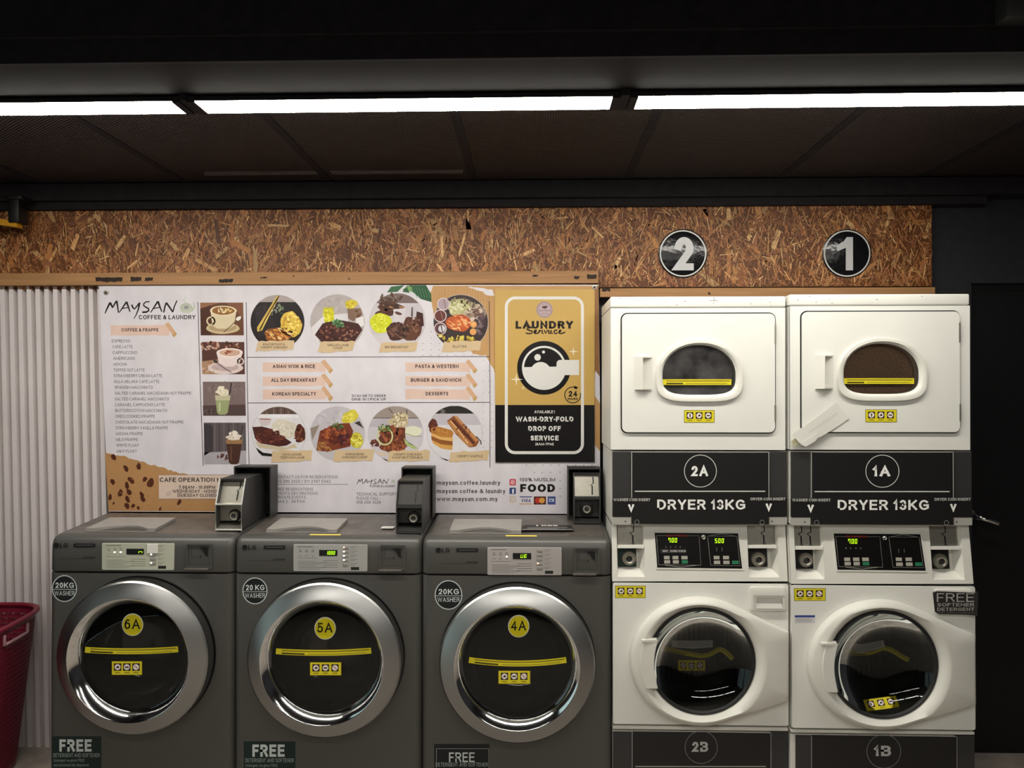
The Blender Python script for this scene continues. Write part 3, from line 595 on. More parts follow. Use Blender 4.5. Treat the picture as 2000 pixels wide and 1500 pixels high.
    b.lathe(prof, cx, cz, M_BRUSH, 96); b.lathe([(0.3015,-0.006),(0.248,-0.006)], cx, cz, M_BLACK, 96)
    door = b.build('door', t, 14)
    b = MB(); b.lathe([(0.240,-0.0935),(0.237,-0.0925),(0.209,-0.049),(0.208,-0.046)], cx, cz, M_CHROME, 96); b.build('chrome_bezel', door, 40)
    b = MB(); b.lathe([(0.3055,-0.004),(0.3055,-0.0005),(0.250,-0.0005),(0.250,-0.004)], cx, cz, M_RUBBER, 96); b.build('gasket', door)
    b = MB(); b.lathe([(0.2085,-0.040),(0.2085,-0.048),(0.19,-0.0505),(0.12,-0.0525),(0.0,-0.0535)], cx, cz, M_GLASS, 72); b.build('door_glass', door, 60)
    b = MB(); b.lathe([(0.2075,-0.038),(0.203,-0.01),(0.185,0.03),(0.165,0.075),(0.13,0.10),(0.06,0.112),(0.0,0.114)], cx, cz, mat('inner_bowl',(44,43,41),rough=0.08,spec=0.6), 64); b.build('glass_bowl', door, 60)
    # stickers on the door glass
    fs = flat(-0.0545); b = MB(); p = Print(b, fs)
    p.circ(num[1], num[2], num[3], (226,226,200), 0, ry=num[3]*1.05); p.circ(num[1], num[2]+0.5, num[3]-1.8, (228,212,24), 1, ry=(num[3]-1.8)*1.05); p.text(num[0], num[1]-0.5, num[2]-1, 19, 31, 'c', (22,24,22), 2, 0.012)
    b.build('number_sticker', door)
    b = MB(); xa, xb, ya, ym, yb = strip; strip_sticker(b, fs, xa, xb, lambda x: ya+(yb-ya)*(x-xa)/(xb-xa)+4*(ym-(ya+yb)/2)*((x-xa)/(xb-xa))*(1-(x-xa)/(xb-xa)), 11.5); b.build('warning_strip', door)
    b = MB(); icon_sticker(b, fs, *icons, marks='abc'); b.build('notice_sticker', door)
    # badge and FREE label on the cabinet
    b = MB(); f0 = flat(0.0); p = Print(b, f0); bx,by,br = badge['c']
    p.circ(bx,by,br,(196,204,204),2,ry=br*1.07); p.circ(bx,by,br-1.9,(26,30,31),3,ry=br*1.07-1.9); p.text(badge_txt,bx,by-6.5,10.5,br*1.5,'c',(222,226,226),4,0.014)
    p.rect(bx-br+2,by+1,bx+br-2,by+2.1,(200,206,206),4); p.text('WASHER',bx,by+9,9,br*1.62,'c',(205,210,210),4,0.008); b.build('capacity_badge', t)
    x0,y0,x1,bg,sty = free; b = MB(); p = Print(b, f0); xm = (x0+x1)/2; p.rect(x0,y0,x1,y0+120,bg,2)
    if sty: p.ring(rect(x0+4,x1-1,y0+9,y0+116)[::-1],-1.0,(170,176,176),3)
    yo = 8 if sty else 0; fw = 50 if sty else 63
    p.text('FREE',xm-(0 if sty else 2),y0+18+yo,19 if sty else 24,fw,'c',(208,216,214),4,0.012 if sty else 0.035); p.text('DETERGENT AND SOFTENER',xm,y0+37+yo*0.4,7.5,x1-x0-6,'c',(170,180,178),4,0.0)
    p.text('Detergent we gives FREE',x0+4,y0+47+yo*.4,5.5,(x1-x0)*0.62,'l',(150,160,158),4); p.text('and automatically dispensed',x0+4,y0+56+yo*.4,5.5,(x1-x0)*0.7,'l',(140,150,148),4); b.build('free_detergent_label', t)
    # drum inside
    b = MB(); b.lathe([(0.243,0.012),(0.243,0.33),(0.12,0.345),(0.0,0.345)], cx, cz, M_DRUM, 64); b.build('drum', t, 40)
    return t, zt

washers = {}
washers[6] = grey_washer(6, LGX-LGP, 'grey washing machine numbered 6A next to the maroon basket', {'c':(126,1149.5,24.5),'logo':(120,1065),'bar':(144,)}, ('6A',259,1220,21), (166,348,1269,1272,1268), (218,1291,278,1318.6), (101,1438,198,(28,44,42),0),
    (199.8,1060.5,340.5,1113.5), (247,1071.5,281,1083), ('n',271,11), {2:M_LEDW,4:M_LEDW}, (186,188,170), '20KG', (258,1285))
washers[5] = grey_washer(5, LGX, 'grey washing machine numbered 5A between its two grey neighbours', {'c':(498,1154,24.5),'logo':(488,1069),'bar':(515,)}, ('5A',635,1227,21), (539,725,1272,1275,1270.7), (605,1293,667,1319.5), (476,1448,577,(28,44,42),0),
    (573.5,1063,718,1116), (623.5,1074,659,1085.5), ('1000',637,19), {0:M_LEDR,1:M_LEDW,2:M_LEDW,3:M_LEDW}, (168,167,163), '20 KG', (632.5,1289.5))
washers[4] = grey_washer(4, LGX+LGP, 'grey washing machine numbered 4A beside the white machines', {'c':(876,1162,27),'logo':(866,1074.5),'bar':(891.5,)}, ('4A',1013,1223,21), (916,1106,1289,1296,1289), (973,1309.5,1036,1336), (848,1453,956,(30,32,33),1),
    (952,1068.5,1097,1123.5), (1001.5,1080,1037.5,1092), ('UE',1017,14), {3:M_LEDR}, (172,166,162), '20KG', (1009.7,1299))
zt = washers[4][1]
b = MB(); p = Print(b, lambda px,py,l: atz(px,py,1.058)+Vector((0,0,0.0085+l)))
p.poly([(1026,1022),(1111,1021),(1122,1040),(1017,1040)],(44,42,41),0); p.line([(1028,1023),(1112,1022),(1119,1038),(1019,1038),(1028,1023)],1.2,(150,146,142),1); p.text('FREE',1068,1028,7,42,'c',(205,200,196),2,0.06); p.rect(1030,1034,1108,1034.8,(140,136,132),2); p.rect(1030,1036.3,1090,1036.9,(140,136,132),2)
part(b.build('top_label', washers[4][0]),'dark label with FREE in white letters')

# coin boxes standing on the washers
def coin_box(label, pxl, pxr, yf, case, style):
    zb = lambda y: 1.0525+(y-0.03)*0.076
    z0 = zb(yf)+0.004; sc = 0.5
    a = at(pxl, 1030, yf); c = at(pxr, 1030, yf); x0, x1 = a.x, c.x; yb = 0.368
    t = thing('coin_box', label, 'coin box', ((x0+x1)/2, (yf+yb)/2, z0), 'coin boxes on the grey washers')
    hm = {'chrome':M_STEEL}.get(style, M_DARKG); zs = z0+0.108; ztop = z0+0.208; sl = 0.040; b = MB(); th = 0.0045
    zr = zb(yb)+0.006
    prof = [(yf,z0),(yf,zs),(yf+sl,ztop),(yb,ztop),(yb,zr)]
    b.prismx(prof, x0, x0+th, M_DARKG); b.prismx(prof, x1-th, x1, M_DARKG)
    b.prismx([(yf,z0),(yf,z0+0.010),(yf+0.09,zr+0.011),(yb,zr+0.011),(yb,zr)], x0+th, x1-th, hm)
    b.prismx([(yf,zs-0.006),(yf,zs+0.003),(yf+0.075,zs+0.010),(yf+0.075,zs)], x0+th, x1-th, hm)
    b.prismx([(yf+sl,ztop-0.008),(yf+sl-0.002,ztop),(yb,ztop),(yb,ztop-0.008)], x0+th, x1-th, M_DARKG)
    b.box(x0+th, x1-th, yf+0.034, yb-0.01, zr+0.0112, zs-0.0001, M_DARKG if style != 'chrome' else M_STEEL)
    if style == 'chrome':      # bright bare edges round the mouth
        for xx in (x0+0.001, x1-0.001): b.tube([(xx,yf-0.001,z0),(xx,yf-0.001,zs),(xx,yf+sl,ztop)], 0.0032, M_EDGE, 8)
        b.tube([(x0,yf-0.001,zs),(x1,yf-0.001,zs)], 0.0032, M_EDGE, 8); b.tube([(x0,yf-0.001,z0+0.004),(x1,yf-0.001,z0+0.004)], 0.0036, M_EDGE, 8)
    b.build('housing', t)
    # coin plate, slanted
    dY = 0.024 if style == 'chrome' else 0.008
    b = MB(); v = [(yf+dY+0.003,zs+0.006),(yf+sl+dY,ztop-0.010),(yf+sl+dY+0.006,ztop-0.010),(yf+dY+0.009,zs+0.006)]
    b.prismx(v, x0+th+0.001, x1-th-0.001, M_STEEL if style != 'grey' else M_DARKG); cpn = b.build('coin_plate', t)
    b = MB(); w_ = x1-x0; xs = x0+w_*0.70
    def on(u, z): 
        k = (z-(zs+0.006))/(ztop-0.010-(zs+0.006)); return (u, yf+dY+0.003+k*(sl-0.003)-0.0008, z)
    def slot(pts, wd):
        for i in range(len(pts)-1):
            (xa,za),(xb,zb_) = pts[i],pts[i+1]; d = Vector((xb-xa,zb_-za)).normalized()*wd/2; nx, nz = -d.y, d.x
            b.add([on(xa+nx,za+nz),on(xa-nx,za-nz),on(xb-nx,zb_-nz),on(xb+nx,zb_+nz)], [(0,1,2,3)], M_BLACK)
    slot([(xs+0.005,ztop-0.016),(xs+0.006,ztop-0.042)],0.005); slot([(xs+0.006,ztop-0.042),(xs-0.006,ztop-0.052)],0.003); slot([(xs+0.001,ztop-0.052),(xs,zs+0.012)],0.006); b.build('coin_slot', cpn)
    cxl = x0+w_*(0.62 if style != 'pale' else 0.5); czl = z0+0.058; b = MB(); yl = yf+0.034
    if style == 'pale': b.pillow(rrect(cxl-0.027,cxl+0.027,czl-0.029,czl+0.029,0.012,5), yl-0.004, yl-0.0005, M_BLACK, 0.002, 2)
    else: b.lathe([(0.0,yl-0.003),(0.024,yl-0.004),(0.026,yl-0.0005)], cxl, czl, M_BLACK, 28)
    b.build('lock_recess', t)
    b = MB(); yq = yl-0.0045; b.lathe([(0.0095,yq-0.008),(0.0105,yq-0.013),(0.0155,yq-0.014),(0.0185,yq-0.010),(0.0185,yq)], cxl, czl, M_STEEL, 28); b.lathe([(0.0,yq-0.009),(0.006,yq-0.010),(0.0096,yq-0.0085)], cxl, czl, M_DARKG, 20); b.build('lock_cylinder', t)
    # open-fronted back case on the wall side
    a = at(case[0],case[2],0.285); c = at(case[1],case[3],0.285); b = MB(); X0_, X1_, Z1 = a.x, c.x, a.z; zl = zb(0.29)+0.008
    X0_ = min(X0_, x0-0.006); X1_ = max(X1_, x1+0.006); Z1 = max(Z1, ztop+0.012)
    for q in ((X0_,X0_+0.005,zl,Z1),(X1_-0.005,X1_,zl,Z1)): b.box(q[0],q[1],0.285,0.372,q[2],q[3],M_DARKG)
    b.box(X0_+0.005,X1_-0.005,0.285,0.372,Z1-0.006,Z1,M_DARKG); b.box(X0_+0.005,X1_-0.005,0.3685,0.372,zl,Z1-0.006,M_BLACK); b.build('back_case', t)
    return t
coin_box('silver edged open coin box at the back of washer 6A', 421, 472, 0.085, (470,529,911,1000), 'chrome')
coin_box('dark grey coin box at the back of washer 5A', 773, 826, 0.06, (784,846,913,1000), 'grey')
coin_box('coin box with pale steel slot plate at the back of washer 4A', 1120.5, 1173, 0.225, (1109,1170,914,1000), 'pale')
b = MB(); pA = atz(743,1031,1.068); pB = atz(772,1027,1.068); b.box(pA.x,pB.x,pA.y,pB.y,1.0655,1.0665,mat('white_paper',(226,224,216),rough=0.7)); tag(b.build('paper_slip'),'small white paper slip lying on washer 5A beside its coin box','paper')

# ------------------------------------------------------------------ white stacked machines
# both stacks share one design; q(px, py) turns a point measured on the left stack into the same point on this one
def hull(pts):
    pts = sorted(set((round(a,6),round(b,6)) for a,b in pts))
    def half(ps):
        h = []
        for p in ps:
            while len(h) > 1 and (h[-1][0]-h[-2][0])*(p[1]-h[-2][1])-(h[-1][1]-h[-2][1])*(p[0]-h[-2][0]) <= 0: h.pop()
            h.append(p)
        return h
    a = half(pts); c = half(pts[::-1]); return a[:-1]+c[:-1]
def rayhit(poly, cx, cz, ang):
    d = (math.cos(ang), math.sin(ang)); best = 0
    for i in range(len(poly)):
        a = (poly[i][0]-cx, poly[i][1]-cz); c = (poly[(i+1)%len(poly)][0]-cx, poly[(i+1)%len(poly)][1]-cz); e = (c[0]-a[0], c[1]-a[1])
        den = d[0]*e[1]-d[1]*e[0]
        if abs(den) < 1e-12: continue
        t = (a[0]*e[1]-a[1]*e[0])/den; s_ = (a[0]*d[1]-a[1]*d[0])/den
        if t > 0 and -1e-6 <= s_ <= 1+1e-6: best = max(best, t)
    return best
def stack(idx, Y, q):
    def A(px, py, dy=0.0): return at(*q(px,py), Y+dy)
    def fl(dy=0.0): return lambda px, py, l: A(px, py, dy)-Vector((0,l,0))
    YB = 0.372
    def bx(b, px0, py0, px1, py1, d0, d1, m, bev=0.0, seg=2):
        a = A(px0,py0); c = A(px1,py1); b.box(a.x,c.x,Y+d0,(YB if d1 is None else Y+d1),c.z,a.z,m,bev,seg)
    def rr(px0,py0,px1,py1,rad,n=6):
        a = A(px0,py0); c = A(px1,py1); return rrect(a.x,c.x,c.z,a.z,rad,n)
    # ---------------- dryer
    c0 = A(1364,880); dn = '2A' if idx == 2 else '1A'
    t = thing('tumble_dryer', 'white tumble dryer numbered 2A stacked above its washer' if idx == 2 else 'white tumble dryer numbered 1A with a paper note on its door', 'tumble dryer', (c0.x,0.15,c0.z), 'dryers stacked on washers')
    b = MB(); a = A(1192.5,602); c = A(1534,879); cxw = A(1365,715)
    # window outline: domed top, flatter bottom with round corners
    def wloop(x0,y0,x1,y1,n=48,e_top=2.1,e_bot=3.6):
        cx_, my = (x0+x1)/2, y0+(y1-y0)*0.60; out = []
        for i in range(n):
            a_ = 2*PI*i/n; ca, sa = math.cos(a_), math.sin(a_); e = e_top if sa > 0 else e_bot
            u = (x1-x0)/2*math.copysign(abs(ca)**(2/e),ca); v = ((my-y0) if sa > 0 else (y1-my))*math.copysign(abs(sa)**(2/e),sa)
            p_ = A(cx_+u, my-v); out.append((p_.x,p_.z))
        return out
    win = wloop(1293,674,1436,771)
    b.plate(rect(a.x,c.x,c.z,a.z), [win], Y+0.0, Y+0.006, M_WHITE)
    for x_ in (a.x, c.x): b.add([(x_,Y,a.z),(x_,YB,a.z),(x_,YB,c.z),(x_,Y,c.z)], [(0,1,2,3)], M_WHITE)
    b.add([(a.x,YB,a.z),(c.x,YB,a.z),(c.x,YB,c.z),(a.x,YB,c.z)], [(0,1,2,3)], M_WHITE)
    b.add([(a.x,Y,c.z),(c.x,Y,c.z),(c.x,YB,c.z),(a.x,YB,c.z)], [(0,1,2,3)], M_WHITE)
    cab = b.build('cabinet', t)
    b = MB(); bx(b,1192,579.5,1534.5,600,-0.002,None,M_WHITE,0.006,3); p = Print(b, fl(-0.002))
    R2 = random.Random(idx)
    for k in range(7): X = 1200+R2.random()*320; p.rect(X,R2.uniform(582,597),X+R2.uniform(0.8,5),0,(90,84,70),0) if False else p.blob(X,R2.uniform(583,597),R2.uniform(0.8,2.2),R2.uniform(0.5,0.9),(120,112,92),0,0.3,8)
    if idx == 2:
        p.line([(1394.5,579.8),(1394.8,587)],0.9,(60,56,50),0); p.line([(1386,587.2),(1402,587.2)],0.9,(90,84,74),0); p.line([(1300,584),(1300.3,592)],0.5,(130,122,104),0); p.line([(1485,580),(1485.2,586)],0.5,(120,112,96),0)
    b.build('top_panel', t)
    # door: flush panel over a black plate painted as its shadow gap, window rim, pocket handle
    b = MB(); d_out = rr(1214.5,613.5,1512.5,844.5,0.022); b.plate(rr(1212,611,1515,847,0.026), [win], Y-0.0012, Y-0.0002, M_BLACK)
    cxh = win; b.plate(d_out, [win], Y-0.009, Y-0.0013, M_WHITE)
    door = b.build('dryer_door', t)
    b = MB(); o1 = wloop(1279.5,663,1450,786); o2 = wloop(1281,664.5,1448.5,784); o3 = wloop(1288,670,1442,777); o4 = wloop(1292,673,1437,772)
    mk = lambda l, d: [(p_[0],Y+d,p_[1]) for p_ in l]
    b.loft([mk(o1,-0.009),mk(o1,-0.013),mk(o2,-0.020),mk(o3,-0.021),mk(o4,-0.014),mk(win,-0.002),mk(win,0.03)], M_WHITEP); b.build('window_rim', door, 50)
    b = MB(); w2 = wloop(1291,672,1438,773); b.loft([mk(win,-0.0035),mk(win,0.0015)], M_GLASSD, True, True); b.build('window_glass', door)
    b = MB(); strip_sticker(b, fl(-0.0045), 1293.5, 1428.5, lambda x: 746.3, 11); b.build('warning_strip', door)
    b = MB(); icon_sticker(b, fl(-0.0095), 1336, 801, 1395.5, 825.5, marks='iab'); b.build('notice_sticker', door)
    # handle: raised left flange, open cup to the right of it
    b = MB(); h0 = A(1238.5,695.5); h1 = A(1273,764.5); hm_ = A(1253.5,700); 
    b.loft([[(h0.x,y,h0.z),(h1.x,y,h0.z),(h1.x,y,h1.z),(h0.x,y,h1.z)] for y in (Y-0.0092,Y-0.011)], M_WHITEP, True, True)
    dd = 0.034; ub = A(1240,697).z; lb = A(1240,761).z
    b.loft([[(h0.x,Y-0.011,z),(hm_.x-0.002,Y-dd,z),(hm_.x,Y-dd,z),(hm_.x+0.001,Y-0.011,z)] for z in (ub,lb)], M_WHITEP, True, True)
    for z0_, z1_ in ((ub, ub-0.005),(lb+0.006, lb)):
        b.loft([[(hm_.x-0.002,Y-dd,z),(h1.x-0.002,Y-0.012,z),(hm_.x-0.002,Y-0.012,z)] for z in (z0_,z1_)], M_WHITEP, True, True)
    b.build('handle', door)
    for y0_, y1_ in ((634,672),(790,823)):
        b = MB(); bx(b,1511,y0_,1514.5,y1_,-0.011,0.0,M_STEEL,0.001,1); b.build('hinge', t)
    if idx == 2: dcol = (84,84,88)
    else: dcol = (112,92,80)
    b = MB(); dc_ = A(1365,722); b.lathe([(0.235,Y+0.010),(0.235,0.34),(0.1,0.352),(0.0,0.352)], dc_.x, dc_.z, mat('dryer_drum_%d' % idx, dcol, rough=0.55, metal=0.2, noise=0.3, nscale=9), 56); b.build('drum', t, 40)
    if idx == 2:
        b = MB(); bx(b,1288,668,1448,780,0.034,0.040,mat('added_drum_back',(190,190,196),rough=0.7,noise=0.6,nscale=13)) 
    else:
        b = MB(); bx(b,1288,668,1448,780,0.034,0.040,mat('added_drum_back_brown',(186,154,130),rough=0.75,noise=0.3,nscale=150))
    b.build('added_drum_back', t)  # added plate close behind the glass, where light reaches it; stands for drum back
    # black coin panel under the dryer
    b = MB(); bx(b,1195.5,881.5,1537.5,1025,0.012,None,M_WHITEP); 
    bx(b,1196.5,883,1232.5,1009,0.004,0.013,mat('charcoal_film',(50,49,49),rough=0.5)); bx(b,1502,883,1537,1009,0.004,0.013,MATS['charcoal_film'])
    bx(b,1234.5,883,1501,1024.5,-0.004,0.013,M_BLACKF,0.002,1); bx(b,1196.5,973.5,1234.6,1008,-0.0005,0.013,M_BLACKF); bx(b,1500.9,973.5,1537,1008,-0.0005,0.013,M_BLACKF)
    p = Print(b, fl(-0.004)); Wt = (246,246,242)
    p.rect(1233.3,883,1234.6,972,(190,190,184),2); p.rect(1501,883,1502.2,972,(190,190,184),2); p.rect(1234,882.2,1502,883.4,(190,190,184),1)
    p.ring(circ(1368,920,32,56),1.5,(205,205,200),1); p.text(dn,1366,920,20,35,'c',Wt,1,0.03); p.rect(1240,958.4,1494.5,960.6,(214,214,206),1)
    p.text('DRYER 13KG',1369.5,985.5,19.5,172,'c',Wt,1,0.022)
    p = Print(b, fl(-0.0008)); p.text('WASHER COIN INSERT',1198,975.5,5,36.5,'l',Wt,2,0.05) if False else None
    p = Print(b, fl(-0.0042)); p.text('WASHER COIN INSERT',1198,976,5.4,72,'l',(205,205,200),3,0.02); p.text('V',1232.7,992,14,13,'c',Wt,3,0.05)
    p.text('DRYER COIN INSERT',1466,974.6,5.4,68,'l',(205,205,200),3,0.02); p.text('V',1501.5,990.5,14,13,'c',Wt,3,0.05)
    p.ring(circ(1244,1019.5,4.6,20),0.8,(150,150,146),1); p.ring(circ(1488.5,1020,4.6,20),0.8,(150,150,146),1)
    b.build('dryer_name_panel', t)
    for x0_, x1_ in ((1196.5,1232.5),(1503,1537.5)):
        b = MB(); bx(b,x0_,1010,x1_,1025,0.002,0.0115,mat('tab_grey',(176,173,166),rough=0.5)); p = Print(b, fl(0.002)); p.circ(x0_+(25 if x0_ < 1300 else 5),1018.5,1.6,(60,58,54),0,n=12); b.build('corner_tab', t)
    # ---------------- washer
    c0 = A(1368,1420); bn = '2B' if idx == 2 else '1B'
    t = thing('washing_machine', 'white washing machine under dryer 2A with a detergent drawer at upper right' if idx == 2 else 'white washing machine under dryer 1A with a black card on its upper right corner', 'washing machine', (c0.x,0.15,0), 'white front-load washers under the dryers')
    # control console, leaning back towards its top
    yt = 0.030; b = MB()
    a = A(1196,1026.5); c = A(1538.5,1135.5)
    def con(px, py, d=0.0):        # point on the leaning face
        k = max(0.0, min(1.0, (1135-py)/108.0)); P_ = A(px,py); return Vector((P_.x, Y+k*yt+d, P_.z))
    def cfn(d): return lambda px, py, l: con(px,py,d)-Vector((0,l,0))
    def pol(px0,py0,px1,py1): return [(px0,py0),(px1,py0),(px1,py1),(px0,py1)]
    def conslab(b, outer, holes, d0, d1, m):
        loops = [outer]+holes; flatp = [p_ for l in loops for p_ in l]
        tri = tessellate_polygon([[Vector((p_[0],p_[1],0)) for p_ in l] for l in loops]); n = len(flatp)
        b.add([con(p_[0],p_[1],d0) for p_ in flatp]+[con(p_[0],p_[1],d1) for p_ in flatp], [tuple(f) for f in tri]+[tuple(n+i for i in f[::-1]) for f in tri], m)
        for l in loops: b.loft([[con(p_[0],p_[1],d0) for p_ in l],[con(p_[0],p_[1],d1) for p_ in l]], m)
    pk = [pol(1206,1029,1260,1127), pol(1463,1029,1523,1128)]
    conslab(b, pol(1196,1026.5,1538.5,1135.5), pk, 0.0, 0.006, M_WHITEP)
    for x_ in (1196,1539): P0 = con(x_,1026.5); P1 = con(x_,1135.5); b.add([P0,(P0.x,YB,P0.z),(P1.x,YB,P1.z),P1], [(0,1,2,3)], M_WHITEP)
    P0 = con(1196,1135.5); P1 = con(1538.5,1135.5); b.add([P0,P1,(P1.x,YB,P1.z),(P0.x,YB,P0.z)], [(0,1,2,3)], M_WHITEP)
    # pocket linings
    for x0_, y0_, x1_, y1_ in ((1206,1029,1260,1127),(1463,1029,1523,1128)):
        lp = pol(x0_,y0_,x1_,y1_); ins = [(x0_+4,y0_),(x1_-9,y0_),(x1_-9,y1_-13),(x0_+4,y1_-13)]
        b.loft([[con(*p_,0.003) for p_ in lp],[con(*p_,0.045) for p_ in ins]], M_WHITEP)
        b.add([con(*p_,0.045) for p_ in ins], [(0,1,2,3)], M_WHITEP)
    console = b.build('control_console', t)
    for k, (x0_, x1_, lx, ly) in enumerate(((1207,1258,1231,1095),(1464,1518,1487,1097))):
        b = MB(); conslab(b, pol(x0_+1,1029,x1_-1,1066), [], 0.012, 0.016, M_STEEL); p = Print(b, cfn(0.012)); 
        sl = [0.62] if idx == 2 else ([0.28,0.62] if k == 0 else [0.58])
        for s_ in sl:
            X = x0_+(x1_-x0_)*s_; p.line([(X+1.2,1029.5),(X+1.4,1042)],2.0,(14,14,14),1); p.line([(X+1.4,1042),(X-6,1044.5)],1.4,(18,18,18),1); p.line([(X-6,1044.5),(X-1,1049)],1.4,(18,18,18),1); p.line([(X-0.5,1049),(X-0.2,1064)],2.8,(14,14,14),1); p.blob(X,1065,4,1.4,(90,86,80),2,0.1,12)
        if idx == 2: p.rect(x0_+18,1032,x0_+28,1036,(214,210,200),1)
        b.build('coin_plate', console)
        b = MB(); conslab(b, pol(x0_,1067,x1_+1,1072.5), [], -0.002, 0.040, M_WHITEP); b.build('coin_shelf', console)
        b = MB(); gcol = mat('green_black_panel',(14,44,36),rough=0.5) if (idx == 2 and k == 0) else M_BLACK
        conslab(b, pol(x0_+2,1073.5,x1_-12,1112), [], 0.036, 0.043, gcol); b.build('lock_plate', console)
        P_ = con(lx,ly,0.034); b = MB(); yq = P_.y; b.lathe([(0.0115,yq-0.006),(0.0125,yq-0.017),(0.0175,yq-0.019),(0.0205,yq-0.012),(0.0255,yq-0.012),(0.0285,yq-0.006),(0.0285,yq+0.002)], P_.x, P_.z, M_STEEL, 36); b.lathe([(0.0,yq-0.012),(0.005,yq-0.0125),(0.0117,yq-0.007)], P_.x, P_.z, M_DARKG, 24); b.build('lock_cylinder', console, 50)
    # display
    b = MB(); conslab(b, [(1278,1040),(1447,1042),(1453,1114),(1282,1112)], [], -0.003, 0.001, M_WHITEP); conslab(b, [(1280.5,1042.5),(1444.5,1044),(1450,1111),(1284,1109)], [], -0.0036, -0.0028, mat('display_black',(12,11,11),rough=0.3))
    p = Print(b, cfn(-0.0037)); ln = (150,146,138)
    p.line([(1284,1048),(1367.5,1048.5),(1369.5,1104.5),(1287,1103.5),(1284,1048)],0.8,ln,1); p.line([(1300,1104.5),(1330,1108),(1360,1104.8)],1.0,ln,1); p.line([(1384.5,1049),(1442,1049.5),(1446,1105.5),(1388.5,1104.5),(1384.5,1049)],0.8,ln,1); p.line([(1388,1048.6),(1412,1044.6),(1438,1048.8)],1.0,ln,1)
    p.text('Speed Queen',1304,1047.8,5.2,40,'l',(150,30,26),2,0.02)
    for X in (1302,1311,1321,1330): p.rect(X-1,1068.5,X+1,1071,(110,108,104),1)
    if idx == 2:
        p.poly([(1291.5,1073.5),(1341.5,1073.5),(1341.5,1081.5),(1291.5,1081.5)],(52,50,50),1)
        for X, s_ in ((1300.5,'HOT'),(1317,'WARM'),(1333.5,'COLD')): p.text(s_,X,1077.6,3.6,10 if s_ == 'HOT' else 14,'c',(190,188,184),2,0.03)
    for X in (1401.5,1412): p.rect(X-0.7,1071,X+0.7,1078,(96,94,92),1)
    disp = b.build('display_panel', console)
    b = MB(); digits(b, lambda px,py,l: con(px,py,-0.0037)-Vector((0,l-0.0008,0)), '700', 1307, 1057, 8.5, 19, M_LED, 0.08)
    if idx == 2: digits(b, lambda px,py,l: con(px,py,-0.0037)-Vector((0,l-0.0008,0)), '500', 1398.5, 1058, 8.5, 19.5, M_LED, 0.08)
    part(b.build('green_digits', disp), 'lit green figures')
    MG = mat('button_grey',(172,168,156),rough=0.5); MGR = mat('button_green',(40,120,84),rough=0.5)
    for X, Y_, wd, m_ in [(1303,1090,11,MG),(1320,1090,11.5,MG),(1337.5,1090,12,MG),(1303.5,1098,11.5,MG),(1320.5,1098,11.5,MG),(1338,1098,12,MGR),(1400.5,1090,11,MG),(1419,1090,11.5,MG),(1401,1099,12,MG),(1419.5,1099,12,MG),(1437,1099,12.5,MGR)]:
        b = MB(); conslab(b, pol(X-wd/2,Y_-3.1,X+wd/2,Y_+3.1), [], -0.0058, -0.003, m_); b.build('push_button', disp)
    P_ = con(1376,1051,-0.004); b = MB(); b.lathe([(0.0,P_.y-0.005),(0.004,P_.y-0.005),(0.0065,P_.y-0.007),(0.0095,P_.y-0.004),(0.0095,P_.y+0.002)], P_.x, P_.z, M_CHROME if idx == 1 else M_STEEL, 20); b.build('key_switch', disp, 50)
    # front panel with the door opening
    b = MB(); g = A(1372,1294,-0.03); cx, cz = g.x, g.z
    a = A(1197,1138); c = A(1539.5,1417); rad = 0.205
    b.plate(rrect(a.x,c.x,c.z,a.z,0.008,3), [circ(cx,cz,rad,48)], Y-0.004, Y+0.004, M_WHITE)
    for x_ in (a.x+0.001, c.x-0.001): b.add([(x_,Y,a.z),(x_,YB,a.z),(x_,YB,c.z),(x_,Y,c.z)], [(0,1,2,3)], M_WHITE)
    b.add([(a.x,Y,c.z),(c.x,Y,c.z),(c.x,YB,c.z),(a.x,YB,c.z)], [(0,1,2,3)], M_WHITE)
    b.build('cabinet', t)
    # door: round rim whose tangents run out to the hinge side
    D0 = -0.040; ell = []
    e0 = A(1232.5,1294,D0); e1 = A(1368,1169.5,D0); e2 = A(1368,1421,D0); ec = A(1368.5,1295,D0)
    ell = circ(ec.x, ec.z, ec.x-e0.x, 90, (e1.z-e2.z)/2)
    pr1 = A(1539,1233,D0*0.5); pr2 = A(1539,1366,D0*0.5)
    ell = [p_ for p_ in ell if p_[0] < pr1.x]; hl = hull(ell+[(pr1.x,pr1.z),(pr2.x,pr2.z)])
    n = 96; angs = [2*PI*k/n for k in range(n)]
    extra = [math.atan2(pr1.z-cz,pr1.x-cx)%(2*PI), math.atan2(pr2.z-cz,pr2.x-cx)%(2*PI)]
    for e_ in extra: i_ = min(range(len(angs)), key=lambda k: abs(angs[k]-e_)); angs[i_] = e_
    angs.sort(); Ro = [rayhit(hl,cx,cz,a_) for a_ in angs]
    def lp(rs, d): return [(cx+r*math.cos(a_), Y+(d(r,a_) if callable(d) else d), cz+r*math.sin(a_)) for r, a_ in zip(rs, angs)]
    rim = [min(r-0.004, 0.250) for r in Ro]
    b = MB()
    b.loft([lp(Ro,-0.005), lp([r for r in Ro],-0.028), lp([r-0.004 for r in Ro],-0.036), lp([max(r-0.012,0.2475) if r > 0.28 else r-0.012 for r in Ro],-0.040), lp([min(r-0.014,0.247) for r in Ro],-0.044), lp([min(r-0.022,0.238) for r in Ro],-0.046), lp([0.222]*n,-0.034), lp([0.206]*n,-0.014), lp([0.206]*n,0.0)], M_WHITEP)
    door = b.build('washer_door', t, 50)
